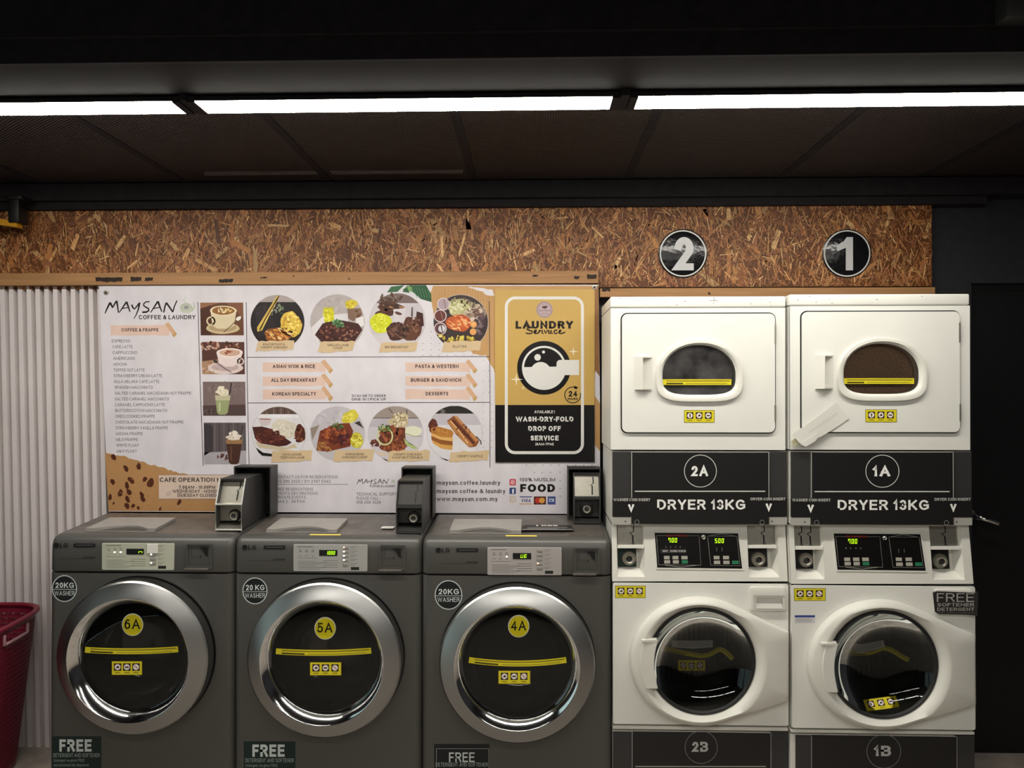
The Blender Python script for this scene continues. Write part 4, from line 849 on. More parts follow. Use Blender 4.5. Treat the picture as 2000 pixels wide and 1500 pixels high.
    b = MB(); b.lathe([(0.2055,Y-0.0139),(0.2055,Y-0.020),(0.198,Y-0.022),(0.194,Y-0.016),(0.194,Y-0.010)], cx, cz, M_RUBBER, 72); b.build('seal_ring', door, 50)
    bowl = lambda r: Y-0.012+0.060*(1-min(r/0.194,1)**3.2)
    b = MB(); b.lathe([(0.194*k/18.0, bowl(0.194*k/18.0)) for k in range(18,-1,-1)], cx, cz, M_BOWL, 72); b.build('door_glass', door, 60)
    def onb(off):                 # lies on the curved glass
        def f_(px, py, l):
            P_ = A(px,py,-0.02)
            for _ in range(8): y = bowl(math.hypot(P_.x-cx,P_.z-cz))+off; P_ = at(*q(px,py), y)
            return P_-Vector((0,l,0))
        return f_
    def tilted(px0, py0, off):    # flat sticker, set against the glass at one point and tilted with it
        P_ = onb(off)(px0,py0,0); r0 = math.hypot(P_.x-cx,P_.z-cz); g_ = (bowl(r0+0.004)-bowl(r0-0.004))/0.008; ux, uz = (P_.x-cx)/r0, (P_.z-cz)/r0
        def f_(px, py, l):
            Q_ = P_
            for _ in range(8): Q_ = at(*q(px,py), P_.y+g_*((Q_.x-P_.x)*ux+(Q_.z-P_.z)*uz))
            return Q_-Vector((0,l,0))
        return f_
    b = MB(); wav = (lambda x: 1267+ (5.5*math.sin((x-1283)/95*PI/2)+9*max(0,min(1,(x-1310)/60)) - 14*math.exp(-((x-1412)/22.0)**2) + max(0,(x-1405))*0.55)) if idx == 2 else (lambda x: 1267+5*math.sin((x-1283)/60*PI/2)-2-11*math.exp(-((x-1378)/26.0)**2)+max(0,(x-1368))*0.42)
    xa, xb = (1283,1431) if idx == 2 else (1286,1417); inn = onb(0.0045)
    pp = Print(b, inn); xs = [xa+(xb-xa)*k/48 for k in range(49)]
    pp.line([(x, wav(x)) for x in xs], 9, (214,202,40), 1); pp.line([(x, wav(x)-2) for x in xs[3:]], 1.4, (104,96,26), 8); pp.line([(x, wav(x)+2.2) for x in xs[3:19]], 2.0, (80,74,24), 8)
    b.build('warning_strip', door)
    b = MB()
    if idx == 2: cc = [(1312,1251),(1352,1251.5),(1392,1250.5),(1392,1264),(1352,1267),(1312,1264)]
    else: cc = [(1292,1250),(1330,1252),(1369,1244),(1372,1258),(1330,1269),(1300,1266)]
    pp = Print(b, tilted(1345,1258,0.002)); pp.poly(cc,(206,206,202),1)
    for k in range(4): 
        v = 0.2+0.18*k; y0_ = cc[0][1]+(cc[5][1]-cc[0][1])*v; y1_ = cc[1][1]+(cc[4][1]-cc[1][1])*v; y2_ = cc[2][1]+(cc[3][1]-cc[2][1])*v
        pp.line([(cc[0][0]+12,y0_),(cc[1][0],y1_),(cc[2][0]-3,y2_)],0.8,(110,110,110),2)
    b.build('care_label', door)
    b = MB()
    if idx == 2: icon_sticker(b, tilted(1351,1300,0.003), 1324, 1289, 1378, 1311, marks='abc', skew=lambda X,Y_: (X, Y_-((X-1351)/27)**2*2.5+2))
    else: icon_sticker(b, tilted(1365,1366,-0.004), 1334, 1355, 1396, 1378, marks='iab', skew=lambda X,Y_: (X+(Y_-1366)*0.35, Y_-(X-1365)*0.14))
    b.build('notice_sticker', door)
    # grip plate biting into the left of the glass
    b = MB(); gl = []
    P0 = A(1238,1252,-0.05); P1 = A(1283,1252,-0.05); P2 = A(1283,1345,-0.05); P3 = A(1250,1345,-0.05); xm = A(1275,1297,-0.05)
    lf = []
    for k in range(9):
        z = P0.z+(P2.z-P0.z)*k/8; dx = math.sqrt(max(0.243**2-(z-cz)**2,0)); lf.append((cx-dx,z))
    rt = [(P1.x-0.014*math.sin(PI*k/8)+0.004, P2.z+(P0.z-P2.z)*k/8) for k in range(9)]
    b.loft([[(p_[0],Y+d,p_[1]) for p_ in lf+rt] for d in (-0.012,-0.047)]+[[(p_[0]+(0.003 if i_ < 9 else -0.003),Y-0.050,p_[1]) for i_, p_ in enumerate(lf+rt)]], M_WHITEP, True, True)
    b.loft([[(P0.x+0.030,Y-0.03,z),(P0.x+0.030,Y-0.056,z-0.002),(P1.x-0.002,Y-0.050,z-0.002),(P1.x+0.002,Y-0.03,z)] for z in (P0.z-0.001,P0.z+0.007)], M_WHITEP, True, True)
    b.build('door_grip', door, 40)
    if True:
        b = MB(); o = rr(1463,1144.5,1534,1192,0.012,5); sl = rr(1475,1165.5,1526,1187,0.004,3)
        b.plate(o, [sl], Y-0.014, Y-0.0045, M_WHITEP); mkk = lambda l, d: [(p_[0],Y+d,p_[1]) for p_ in l]
        b.loft([mkk(o,-0.014),mkk(rr(1465,1146.5,1532,1190,0.011,5),-0.0165),mkk(rr(1470,1161,1530,1188.5,0.006,5),-0.0163)], M_WHITEP)
        a = A(1475,1165.5); c = A(1526,1187); b.prismx([(Y-0.005,a.z),(Y-0.0042,a.z-0.020),(Y-0.016,c.z+0.002),(Y-0.016,c.z),(Y-0.0042,c.z)], a.x, c.x, M_WHITEP)
        b.build('detergent_drawer', t)
    b = MB(); icon_sticker(b, fl(-0.004), 1201.5, 1143.8, 1261, 1168.2, marks='abc'); b.build('notice_sticker', t)
    if idx == 1:
        b = MB(); p = Print(b, fl(-0.004)); p.rect(1203,1196,1241,1211.5,(214,210,214),1); p.rect(1203,1196,1241,1200,(48,66,140),2)
        for k in range(4): p.rect(1205,1202+2.1*k,1236-3*(k%2),1202.7+2.1*k,(150,146,150),2)
        part(b.build('instruction_label', t),'small white label with a blue header')
    b = MB(); b.lathe([(0.203,Y+0.10),(0.203,0.33),(0.0,0.345)], cx, cz, M_DRUM, 48); b.build('drum', t, 40)
    # base panel
    b = MB(); a = A(1197,1418); c = A(1540,1429); b.box(a.x,c.x,Y+0.002,YB,c.z,a.z,M_WHITEP,0.002,1)
    zf = 0.06; P0 = A(1197,1429); P1 = A(1540,1429); b.box(P0.x,P1.x,Y+0.012,YB,0.02,P0.z-0.0005,M_WHITEP); sd = 0.002 if idx == 2 else 0.002
    for x0_, x1_, m_, d_ in ((1197.5,1234.5,MATS['charcoal_film'],0.006),(1506.5,1540.5,MATS['charcoal_film'],0.006),(1236,1505,M_BLACKF,0.004)):
        e0 = A(x0_+(9 if idx == 1 and x0_ < 1200 else 0),1431); e1 = A(x1_,1431); b.box(e0.x,e1.x,Y+d_,Y+0.0125,zf,e0.z,m_)
    p = Print(b, fl(0.004)); p.rect(1234.3,1431,1235.3,1600,(170,170,166),1); p.rect(1505.3,1431,1506.3,1600,(170,170,166),1); p.ring(circ(1369.5,1459.5,32,56),0.9,(150,150,148),1); p.text(bn,1366.5,1458.5,19.5,33,'c',(196,196,194),1,0.03); p.rect(1241,1496,1496,1498,(170,170,164),1)
    b.build('base_panel', t)
M_BLACKF = mat('black_film', (24,23,23), rough=0.42)
stack(2, 0.0, lambda px, py: (px, py))
def q1(px, py):
    v = (py-580)/(1417-580); l2 = 1192+(1196.5-1192)*v; r2 = 1534+(1539.5-1534)*v; l1 = 1542+(1545-1542)*v; r1 = 1893+(1904-1893)*v
    u = (px-l2)/(r2-l2)
    ys = [(580,575.5),(880,880),(1025,1026),(1137,1142),(1417,1425),(1431,1438)]
    if py <= ys[0][0]: y = ys[0][1]+(py-ys[0][0])
    else:
        for (a0,b0),(a1,b1) in zip(ys, ys[1:]):
            if py <= a1: y = b0+(b1-b0)*(py-a0)/(a1-a0); break
        else: y = ys[-1][1]+(py-ys[-1][0])*1.04
    return (l1+u*(r1-l1), y)
stack(1, -0.02, q1)

# paper note taped over the corner of dryer door 1A, black card on washer 1B
t = thing('paper_note', 'folded white paper note taped slantwise on dryer 1A', 'paper note', at(1608,830,-0.05))
b = MB()
def strips(cols, fn, m, d=0.0012):
    """thin sheet from columns of (x_top, y_top, x_bottom, y_bottom)"""
    rows = 6; F_ = []; K_ = []
    for c_ in cols:
        for k in range(rows+1):
            v = k/rows; P_ = fn(c_[0]+(c_[2]-c_[0])*v, c_[1]+(c_[3]-c_[1])*v, 0); F_.append(P_); K_.append(P_+Vector((0,d,0)))
    nn = len(F_); f = []; w_ = rows+1
    for a_ in range(len(cols)-1):
        for k in range(rows): q_ = (a_*w_+k, (a_+1)*w_+k, (a_+1)*w_+k+1, a_*w_+k+1); f += [q_, tuple(nn+x for x in q_[::-1])]
    rim_ = [k for k in range(w_)]+[a_*w_+rows for a_ in range(1,len(cols))]+[(len(cols)-1)*w_+k for k in range(rows-1,-1,-1)]+[a_*w_ for a_ in range(len(cols)-2,0,-1)]
    f += [(rim_[k],rim_[(k+1)%len(rim_)],nn+rim_[(k+1)%len(rim_)],nn+rim_[k]) for k in range(len(rim_))]
    b.add(F_+K_, f, m)
fn = lambda px,py,l: at(px,py,-0.036-0.004*math.sin((px-1547)*0.05))-Vector((0,l,0))
strips([(1547,848,1562,866),(1570,833,1582,861),(1590,818,1604,853),(1612,802,1628,838),(1633,786,1645,827),(1640,794,1658,817)], fn, MATS['white_paper'])
strips([(1563,867,1564,868),(1576,858,1573,872.5),(1596,846,1594,860.5)], lambda px,py,l: fn(px,py,l)-Vector((0,0.0025,0)), MATS['white_paper'], 0.001)
p = Print(b, fn, M_PRINT, 10)
for k in range(9):
    x = 1580+k*6.4; y = 843-k*4.3; p.line([(x,y+3),(x+2,y-3),(x+3.5,y+2),(x+5,y-2.5)],0.7,(176,176,180),0)
b.build('paper', t)
b = MB(); fn2 = lambda px,py,l: at(px,py,-0.0285)-Vector((0,l,0)); p = Print(b, fn2, mat('tape_film',attr=True,rough=0.25)); p.poly([(1545,862),(1566,846),(1574,856),(1552,873)],(206,200,170),0); p.line([(1549,866),(1560,858),(1566,862)],1.0,(176,160,110),1); b.build('tape', t)
t = thing('card_sign', 'black card reading FREE softener detergent at the corner of washer 1B', 'sign', at(1865,1180,-0.06))
b = MB()
fn = lambda px,py,l: at(px,py,-0.0400-0.004*math.sin((px-1823)/88*PI)-(0.010*((px-1880)/30)**2 if px > 1880 else 0))-Vector((0,l,0))
M_CARD = mat('card_black',(38,37,37),rough=0.35)
strips([(1822,1156,1826,1195),(1829,1153.5,1834,1199.5),(1845,1154,1847,1199.7),(1865,1155,1866,1200),(1885,1156,1884,1200.5),(1898,1156.3,1898,1201.5),(1911,1155,1909,1203)], fn, M_CARD, 0.0015); p = Print(b, fn, M_PRINT, 8); g = (168,166,160)
p.text('FREE',1866,1167,17,73,'c',g,0,0.0); p.text('SOFTENER',1866.5,1181,6.5,72,'c',g,0,0.015); p.text('DETERGENT',1866.5,1190,6.5,72,'c',g,0,0.015); p.line([(1832,1196.4),(1903,1197)],0.8,(120,118,114),0); p.line([(1823,1156.5),(1829,1154.2),(1905,1157)],1.4,(206,204,198),1)
b.build('card', t)

# ------------------------------------------------------------------ number discs on the strand board
for ch, px, lab in (('2',1334,'round black sign with a white 2 above dryer 2A'),('1',1654.5,'round black sign with a white 1 above dryer 1A')):
    c = at(px, 495, 0.418); e = at(px+48, 495, 0.418); r = e.x-c.x
    t = thing('number_sign', lab, 'sign', (c.x,0.42,c.z), 'round number signs on the strand board')
    b = MB(); mk = mat('gloss_black_disc',(22,22,24),rough=0.16,bump=0.22,bscale=26,spec=0.5)
    b.lathe([(0,0.4190),(r-0.002,0.4190),(r,0.4198),(r,0.4235)], c.x, c.z, mk, 64)
    b.build('disc', t); b = MB(); mw = mat('printed_gloss', attr=True, rough=0.25, bump=0.12, bscale=26)
    p = Print(b, flat(0.4188), mw); p.ring(circ(px,495,45.5,64),2.6,(214,212,208),0); p.text('2',px-1,495.5,65,44,'c',(205,205,206),0,0.032) if ch == '2' else p.poly([(1652,528),(1666,528),(1666,463),(1654,463),(1648,471),(1635,479),(1635,491),(1652,484)],(205,205,206),0); b.build('numeral', t)

# ------------------------------------------------------------------ menu banner
BY = 0.402; FB = flat(BY)
t = thing('menu_banner', 'wide white cafe menu banner hanging behind the grey washers', 'banner', at(680,1000,BY))
b = MB(); p = Print(b, FB, M_BANNER, 0)
SHEET = [(193,558),(690,556.5),(1169,556),(1172,780),(1172,1004),(690,1001),(212,999),(202,780)]
WH = (222,217,223); KR = (186,140,92); KR2 = (196,152,100); BL = (28,27,28)
p.poly(SHEET, WH, 0); bk = [at(*q_, BY+0.002) for q_ in SHEET]; fr_ = [at(*q_, BY) for q_ in SHEET]
b.add(bk, [tuple(range(8))[::-1]], M_BANNER, lin(WH)); b.loft([fr_,bk], M_BANNER, col=lin(WH))
def torn(pts, amp, seed):
    R = random.Random(seed); out = []
    for (x0,y0),(x1,y1) in zip(pts, pts[1:]):
        n = max(1,int(math.hypot(x1-x0,y1-y0)/5)); out += [(x0+(x1-x0)*k/n+R.uniform(-amp,amp), y0+(y1-y0)*k/n+R.uniform(-amp,amp)) for k in range(n)]
    return out+[pts[-1]]
# kraft paper, upper right and lower left
e = torn([(850,640),(868,662),(905,676),(925,690),(948,694),(960,712),(966,728)],1.8,5)
p.poly([(846,558)]+[(840,575),(846,606)]+e+[(1163,729),(1163,558)], KR2, 1)
p.poly([(1162,558),(1169,558),(1171,735),(1162,722)],(150,106,66),2); p.poly([(1161,726),(1171,742),(1172,784),(1161,770)],WH,2); p.poly([(1161,772),(1172,788),(1172,882),(1161,868)],KR2,2)
p.poly(torn([(914,560),(936,562),(962,566),(966,577)],.8,2)+torn([(966,577),(952,578),(944,570),(930,567),(914,560)],1.2,3),WH,3)
for k in range(26): x = 850+k*4.3; p.line([(x,560),(x-6+k%5*3,600+(k*37)%60)],0.6,(172,126,76),2)
e = torn([(205,882),(219,888),(246,892),(268,899),(290,906),(318,914),(340,921),(360,926),(385,931),(432,938)],1.6,9)
p.poly(e+[(436,999),(212,998)], KR, 1)
Rb = random.Random(4)
for x,y,s_ in [(222,893,7),(246,915,7),(271,911,7),(220,941,6.5),(256,938,8),(248,948,7),(283,936,6),(294,943,10),(235,963,7.5),(252,961,7),(215,971,6),(249,975,7),(277,966,6),(279,975,6.5),(248,988,7),(260,988,5),(350,981,6),(222,983,3),(313,994,4),(270,992,4)]:
    p.blob(x,y,s_*0.62,s_,(92,48,32),3,0.15,14,Rb.uniform(-0.8,0.8)); p.line([(x-1,y-s_*.7),(x+1,y),(x,y+s_*.7)],1.0,(52,24,18),4)
p.specks(300,960,80,34,[(150,106,66),(170,124,80),(128,86,52)],60,1.6,2)
# fine dots
for yy in (648,660,671,683,694):
    for xx in range(826,958,16): 
        if yy > 664 or 832 < xx < 866: p.circ(xx,yy,1.0,(150,148,158),2,n=8)
for yy in (704,724,744,766,790,804,818,832,846,860,874): p.circ(955 if yy < 780 else 960,yy,1.0,(150,148,158),2,n=8); p.circ(944,yy,0.9,(160,156,166),2,n=8)
for xx in range(1028,1166,16): p.circ(xx,908.5,1.1,(130,128,138),2,n=8)
for yy in (922,939,954,969): p.circ(1094,yy,1.2,(140,138,146),2,n=8)
for xx in (1044,1059,1075): p.circ(xx,923,1.1,(140,138,146),2,n=8)
# hand-lettered name
def brush_name(p, x, y, k, col, L):
    for n_, (st, w0, w1) in enumerate([
        ([(0,100),(14,66),(40,15)],4,9),([(40,15),(52,40),(58,56)],9,6),([(58,56),(74,26),(90,2)],5,8),([(90,2),(98,50),(104,94)],8,5),
        ([(110,92),(138,50),(166,10)],4,8),([(166,10),(180,50),(192,86)],9,5),([(128,62),(160,56),(186,54)],5,4),
        ([(205,32),(214,54),(226,66)],8,6),([(226,66),(246,42),(266,16)],5,7),([(266,16),(256,66),(240,108),(222,140)],8,3),
        ([(342,8),(314,10),(298,24),(296,38),(312,50),(334,62),(336,76),(318,88),(286,90)],5,8),
        ([(350,92),(378,48),(406,6)],4,8),([(406,6),(420,46),(436,86)],9,5),([(366,62),(398,56),(428,52)],5,4),
        ([(450,92),(458,52),(470,16)],6,7),([(470,16),(494,50),(520,88)],8,7),([(520,88),(532,44),(552,0)],6,5)]):
        p.line([(x+a*k,y+c*k) for a,c in st], w0*k*1.75, col, L+n_%3*0.4, w1*k*1.75)
brush_name(p, 205, 587, 0.255, (22,21,22), 3)
p.text('COFFEE & LAUNDRY',271,619.5,8.4,111,'l',(28,26,27),3,0.022)
p.blob(364,602,13,10,(196,200,184),2,0.05); p.ring(circ(364,599,10,24,6),1.3,(168,176,150),3); p.blob(364,600,5,3.4,(150,150,160),4,0.1,14); p.line([(362,592),(358,586),(364,581),(361,577)],1.0,(176,190,170),3,0.5); p.line([(378,590),(380,600),(374,608)],2,(174,184,156),3)
def tape(x0,y0,x1,y1,L=2):
    R = random.Random(int(x0+y0)); top = [(x0+(x1-x0)*k/8, y0+R.uniform(-.8,.8)) for k in range(9)]; bot = [(x1-(x1-x0)*k/8, y1+R.uniform(-.8,.8)) for k in range(9)]
    p.poly(top+bot,(226,196,182),L); hh = y1-y0; p.poly([(x1-9,y0-2),(x1-2,y0-6),(x1+15,y1-3),(x1+9,y1+4)],(214,172,138),L+1); p.poly([(x1+10,y1-6),(x1+14,y1-3),(x1+9,y1+4),(x1+5,y1)],(196,160,104),L+2)
tape(216,635,331,655); p.text('COFFEE & FRAPPE',273.5,644.3,6.6,72,'c',(74,52,48),5,0.025)
items = [('ESPRESSO',112,252),('CAFE LATTE',116,270),('CAPPUCCINO',118,306),('AMERICANO',122,288),('MOCHA',124,228),('TOFFEE NUT LATTE',125,363),('STRAWBERRY CREAM LATTE',126,497),('GULA MELAKA CAFÉ LATTE',128,475),('SPANISH MACCHIATO',132,425),('SALTED CARAMEL MACADAMIA NUT FRAPPE',134,720),('SALTED CARAMEL MACCHIATO',134,549),('CARAMEL CAPPUCINO LATTE',136,519),('BUTTERSCOTCH MACCHIATO',137,535),('OREO COOKIES FRAPPE',139,442),('CHOCOLATE MACADAMIA NUT FRAPPE',140,660),('STRAWBERRY VANILLA FRAPPE',141,542),('MOCHA FRAPPE',143,349),('MILO FRAPPE',144,310),('SPRITE FLOAT',146,318),('A&W FLOAT',148,302)]
for i, (s_,a,c) in enumerate(items): p.text(s_,190+a/3.9216,666+i*11.32,5.9,(c-a)/3.9216,'l',(62,58,62),3,0.004)
for pts in ([(386.5,590),(391,750),(397,910)],[(481,590),(483,750),(486.5,911)],[(483,698),(957,696.5)],[(484,787),(957,786)],[(955.5,588),(957,750),(957,913)]): p.line(pts,1.3,(58,52,56),3)
tape(513,708,636,726); tape(513,735,636,754); tape(513,760,636,780); tape(792,708,918,726); tape(792,735,918,754); tape(792,760,918,780)
for s_,x,y,w_ in [('ASIAN WOK & RICE',574,715.5,83),('ALL DAY BREAKFAST',574,742.3,89),('KOREAN SPECIALTY',574.5,769.3,86),('PASTA & WESTERN',853.5,715.5,84.5),('BURGER & SANDWICH',851.5,742.3,98.5),('DESSERTS',853.5,768.8,44)]: p.text(s_,x,y,7.0,w_,'c',(46,34,34),6,0.025)
p.text('SCAN QR TO ORDER',720.5,773,5.0,67,'c',(40,38,40),3,0.02); p.text('DINE-IN | PICK UP',720.5,779.8,5.0,67,'c',(40,38,40),3,0.02)
# four drink pictures
def pic(x0,y0,x1,y1,c): p.poly([(x0,y0),(x1,y0),(x1+1.2,y1),(x0+1.2,y1)],c,1)
pic(391,591,475,655,(104,66,44)); p.poly([(391,591),(430,591),(392,602)],(150,104,74),2); p.poly([(391,604),(412,596),(412,655),(392,655)],(76,44,30),2); p.poly([(440,591),(475,591),(475,620)],(128,84,58),2)
p.blob(435,641,33,11,(206,186,150),3,0.03); p.blob(435,640,27,8,(178,154,116),4,0.03); p.poly([(411,606),(462,606),(457,636),(447,642),(425,642),(415,636)],(222,206,172),5); p.ring(circ(412,627,9,20),3,(220,204,170),5); p.blob(436,607,26,10,(232,218,186),6,0.02); p.blob(436,607,22,8,(150,100,52),7,0.03); p.specks(438,606,14,5,[(236,220,176),(226,200,140)],16,3.4,8); p.line([(462,625),(452,636),(437,649)],1.8,(120,96,70),9); p.blob(466,622,6,3.5,(236,230,220),9,0.1,12,-0.7)
pic(394,668,477,731,(88,56,48)); p.specks(428,676,40,9,[(150,96,72),(60,34,28),(196,160,140),(110,64,50)],26,6,2); p.poly([(394,706),(440,700),(440,731),(395,731)],(176,140,112),3); p.specks(410,718,16,12,[(216,186,160),(150,108,80),(196,150,120)],34,2.6,4); p.blob(440,719,34,12,(222,204,200),6,0.03); p.blob(440,717,26,8,(196,172,172),7,0.03); p.poly([(423,690),(474,688),(468,708),(456,716),(440,716),(428,709)],(232,214,212),8); p.ring(circ(470,706,7,18),2.4,(226,206,204),8); p.blob(449,689,26,9,(240,226,222),9,0.03); p.blob(449,689,21,6.5,(206,168,146),10,0.04); p.specks(447,688,9,3,[(120,50,36),(150,76,50)],9,2.6,11); p.blob(421,706,5,3,(70,62,64),10,0.1,12,0.6); p.line([(423,708),(438,719),(452,727)],1.6,(86,74,74),10)
pic(396,745.5,479,812,(124,106,104)); p.specks(440,762,38,14,[(132,114,112),(114,96,94),(140,122,118)],40,6,2,4); p.poly([(396,792),(479,790),(480,812),(397,812)],(84,66,64),5); p.specks(408,804,9,6,[(60,46,52),(110,92,90)],14,3,6); p.line([(452,748),(448,775)],2.2,(36,28,32),6); p.poly([(420,772),(450,772),(445,806),(440,810),(428,810),(424,806)],(156,164,118),7); p.poly([(420,772),(450,772),(449,782),(421,782)],(196,190,156),8); p.blob(435,766,13,7,(226,216,190),9,0.15); p.blob(432,759,7,5,(236,228,206),10,0.2); p.specks(435,764,10,7,[(246,240,224),(196,180,140)],14,2,11); p.rect(427,786,431,804,(188,196,150),9)
pic(398,825.5,480,907,(92,84,86)); 
for k in range(9): p.rect(400+k*9,826,403+k*9,886,(78,70,73) if k%2 else (108,100,100),2)
p.poly([(398,884),(481,880),(481,907),(399,907)],(174,168,174),3); p.poly([(398,826),(416,832),(416,880),(399,890)],(64,58,62),3); p.line([(474,830),(470,858)],2.4,(60,40,36),4); p.specks(434,891,12,6,[(84,50,46),(110,70,60),(60,36,34)],20,3.4,5); p.poly([(441,858),(474,858),(467,903),(462,907),(452,907),(447,903)],(74,46,36),6); p.poly([(441,858),(474,858),(472,867),(442,867)],(156,118,80),7); p.blob(457,854,15,6,(222,210,196),8,0.15); p.blob(456,847,8,6,(236,226,214),9,0.2); p.specks(457,850,11,7,[(246,240,230),(186,166,146)],14,2.2,10); p.rect(450,872,453,900,(104,72,58),8)
# eight round dish pictures
def rnd(cx,cy,r,c): p.circ(cx,cy,r+0.8,(190,184,184),4,n=48); p.circ(cx,cy,r,c,5,n=48)
def cap(x0,y0,x1,y1,lines,h=5.0,ws=None,dx=0):
    R = random.Random(int(x0*3)); m = 9; top = [(x0+(x1-x0)*k/m, y0+R.uniform(-1.6,1.6)-(2.5*k/m)) for k in range(m+1)]; bot = [(x1-(x1-x0)*k/m-4+R.uniform(-2,2), y1+R.uniform(-1.5,2)-3*(1-k/m)) for k in range(m+1)]
    p.poly(top+bot,(214,188,150),20)
    for i, s_ in enumerate(lines): p.text(s_,(x0+x1)/2+dx,(y0+y1)/2-1-(len(lines)-1)*3.0+i*6.0,h,ws[i] if ws else None,'c',(70,48,40),22,0.01)
cx,cy,r = 542,629,52.5; rnd(cx,cy,r,(34,27,29)); p.cut(cx,cy,r,576,590,(172,160,156),6); p.poly([(497,604),(520,592),(540,640),(505,660)],(46,37,40),6); p.specks(515,616,12,18,[(56,46,50),(40,32,36)],12,4,7)
p.specks(540,606,16,12,[(92,112,78),(60,84,62),(130,140,110),(150,150,140)],22,4,8); p.poly([(540,579),(547,577),(512,645),(503,648),(502,640)],(214,184,92),12); p.line([(545,578),(520,620),(507,645)],2.4,(128,78,34),14); p.line([(543,582),(515,632),(505,646)],2.0,(236,214,130),14)
p.blob(568,634,21,25,(222,186,78),9,0.10); p.specks(569,633,17,21,[(240,212,100),(212,164,52),(248,224,120),(196,148,56)],46,4.4,10); p.blob(544,654,27,15,(150,88,40),9,0.12); p.specks(545,652,26,11,[(222,160,78),(200,120,52),(236,196,120),(110,60,36),(240,206,140)],54,5,10,3.6,None,0.5)
cap(504,667,575,686,['KIMCHI PASTA','CRISPY CHICKEN'],4.6,[43,51],-4)
cx,cy = 659,628; rnd(cx,cy,r,(186,176,174)); p.specks(650,596,30,14,[(194,184,180),(178,168,168)],20,7,6); p.poly([(608,640),(634,615),(650,616),(622,668),(612,655)],(226,222,224),7); p.poly([(634,616),(680,612),(680,640),(634,640)],(222,218,222),7); p.poly([(631,602),(651,600),(653,626),(634,630)],(206,198,40),8.5); p.specks(641,614,10,13,[(222,214,40),(196,188,30),(238,232,80)],42,3.6,9)
p.blob(686,594,12,9,(214,194,60),8.5,0.12); p.specks(685,594,9,7,[(226,206,60),(200,176,40),(236,222,110)],22,3.6,9); p.poly([(678,602),(704,602),(708,615),(690,628),(680,622)],(132,104,88),8); p.specks(697,611,8,7,[(96,64,46),(150,116,96)],14,3,9); p.poly([(694,622),(710,618),(711,636),(698,640)],(232,228,228),10); p.poly([(615,654),(630,632),(660,624),(700,632),(708,644),(692,668),(628,668)],(70,34,30),11); p.specks(660,650,38,15,[(48,22,22),(92,46,38),(120,70,54),(58,28,26),(150,104,84)],80,3.6,12,1.6,(cx,cy,r)); p.specks(663,631,13,8,[(84,130,84),(56,100,62),(130,168,120)],28,3.4,16)
cap(626,668,694,688,['GRILLED LAMB','CHOP'],4.6,[41,18])
cx,cy = 776,627; rnd(cx,cy,54,(206,198,204)); p.cut(cx,cy,54,573,592,(120,102,98),6); p.specks(764,584,22,8,[(104,78,64),(140,120,112),(84,58,48)],18,6,7); p.poly([(740,592),(760,586),(792,600),(770,610),(746,606)],(72,42,32),8); p.specks(766,598,22,6,[(176,130,86),(96,58,40),(60,34,28)],22,5,9,3.2,None,0.2); p.blob(760,602,24,9,(92,56,40),7.5,0.12,26,0.1); p.blob(752,611,17,8,(84,50,40),8,0.15); p.specks(754,607,14,6,[(80,44,36),(110,66,52)],14,4,9)
p.blob(744,631,21,20,(214,218,40),9,0.05); p.specks(744,631,18,17,[(226,230,70),(200,202,34),(236,238,110)],50,3.4,10); p.poly([(768,604),(792,602),(790,628),(772,630)],(216,208,212),12); p.blob(778,612,7,3,(96,62,58),14,0.1,14,0.3); p.blob(777,647,24,17,(70,40,32),12.5,0.12); p.blob(806,640,17,24,(92,54,40),11.5,0.1,26,-0.1); p.blob(800,650,16,15,(100,62,42),11.8,0.1); p.specks(778,646,21,15,[(60,32,28),(90,54,44),(42,22,22),(120,84,66)],80,3.6,14,1.5); p.specks(806,636,14,18,[(104,64,48),(76,42,34),(140,96,72)],44,4.4,12,2,(cx,cy,53)); p.poly([(814,608),(826,612),(828,636),(820,640),(812,624)],(66,30,24),13); p.poly([(806,598),(809,598),(810,624),(806,624)],(196,186,186),14); p.poly([(804,600),(806,600),(806,618),(803,618)],(46,26,22),14)
p.poly([(728,654),(756,654),(770,664),(812,662),(806,670),(742,672)],(212,204,208),11)
cap(744,670,816,688,['BIG BREAKFAST'],4.8,[46],-5)
cx,cy = 900,629; rnd(cx,cy,53,(60,46,46)); p.specks(912,590,32,10,[(150,140,100),(110,90,80),(84,62,54)],34,5,7,2,(cx,cy,52)); p.blob(902,602,30,18,(190,184,138),6.5,0.12); p.blob(926,614,24,18,(156,134,118),6.6,0.1); p.specks(898,600,20,14,[(206,202,150),(176,178,116),(222,218,180),(196,190,140)],60,5,8,2,(cx,cy,52)); p.specks(926,612,22,16,[(190,170,152),(214,196,180),(120,90,78),(90,62,54)],60,5,8,2,(cx,cy,52)); p.specks(940,636,10,22,[(96,78,82),(122,104,108),(70,54,58)],36,6,9,2,(cx,cy,52)); p.blob(896,631,24,17,(190,90,46),11.5,0.1); p.specks(896,630,21,15,[(206,100,48),(226,140,80),(176,72,36),(240,186,130)],70,4.6,12,2.4,None,0.4); p.circ(925,634,6.5,(222,156,88),16,n=20); p.circ(924,648,6.5,(226,162,96),16,n=20); p.circ(925,633,4,(234,176,112),17,n=16)
for x,y in ((860,660),(880,666),(898,662),(918,664),(874,672)): p.specks(x,y,8,7,[(222,206,90),(196,170,60),(236,226,140),(150,116,44)],20,3.4,14,1.5,(cx,cy,52))
for x,y,c in ((866,594,(178,160,168)),(860,617,(104,56,50)),(860,642,(96,62,66))): p.circ(x,y,12.4,(218,202,204),15,n=28); p.circ(x,y,10.6,c,16,n=28); p.line([(x+1,y-9),(x+5,y+9)],1.6,(150,110,104),17)
p.poly(circ(863,642,7,16),(210,204,212),17)
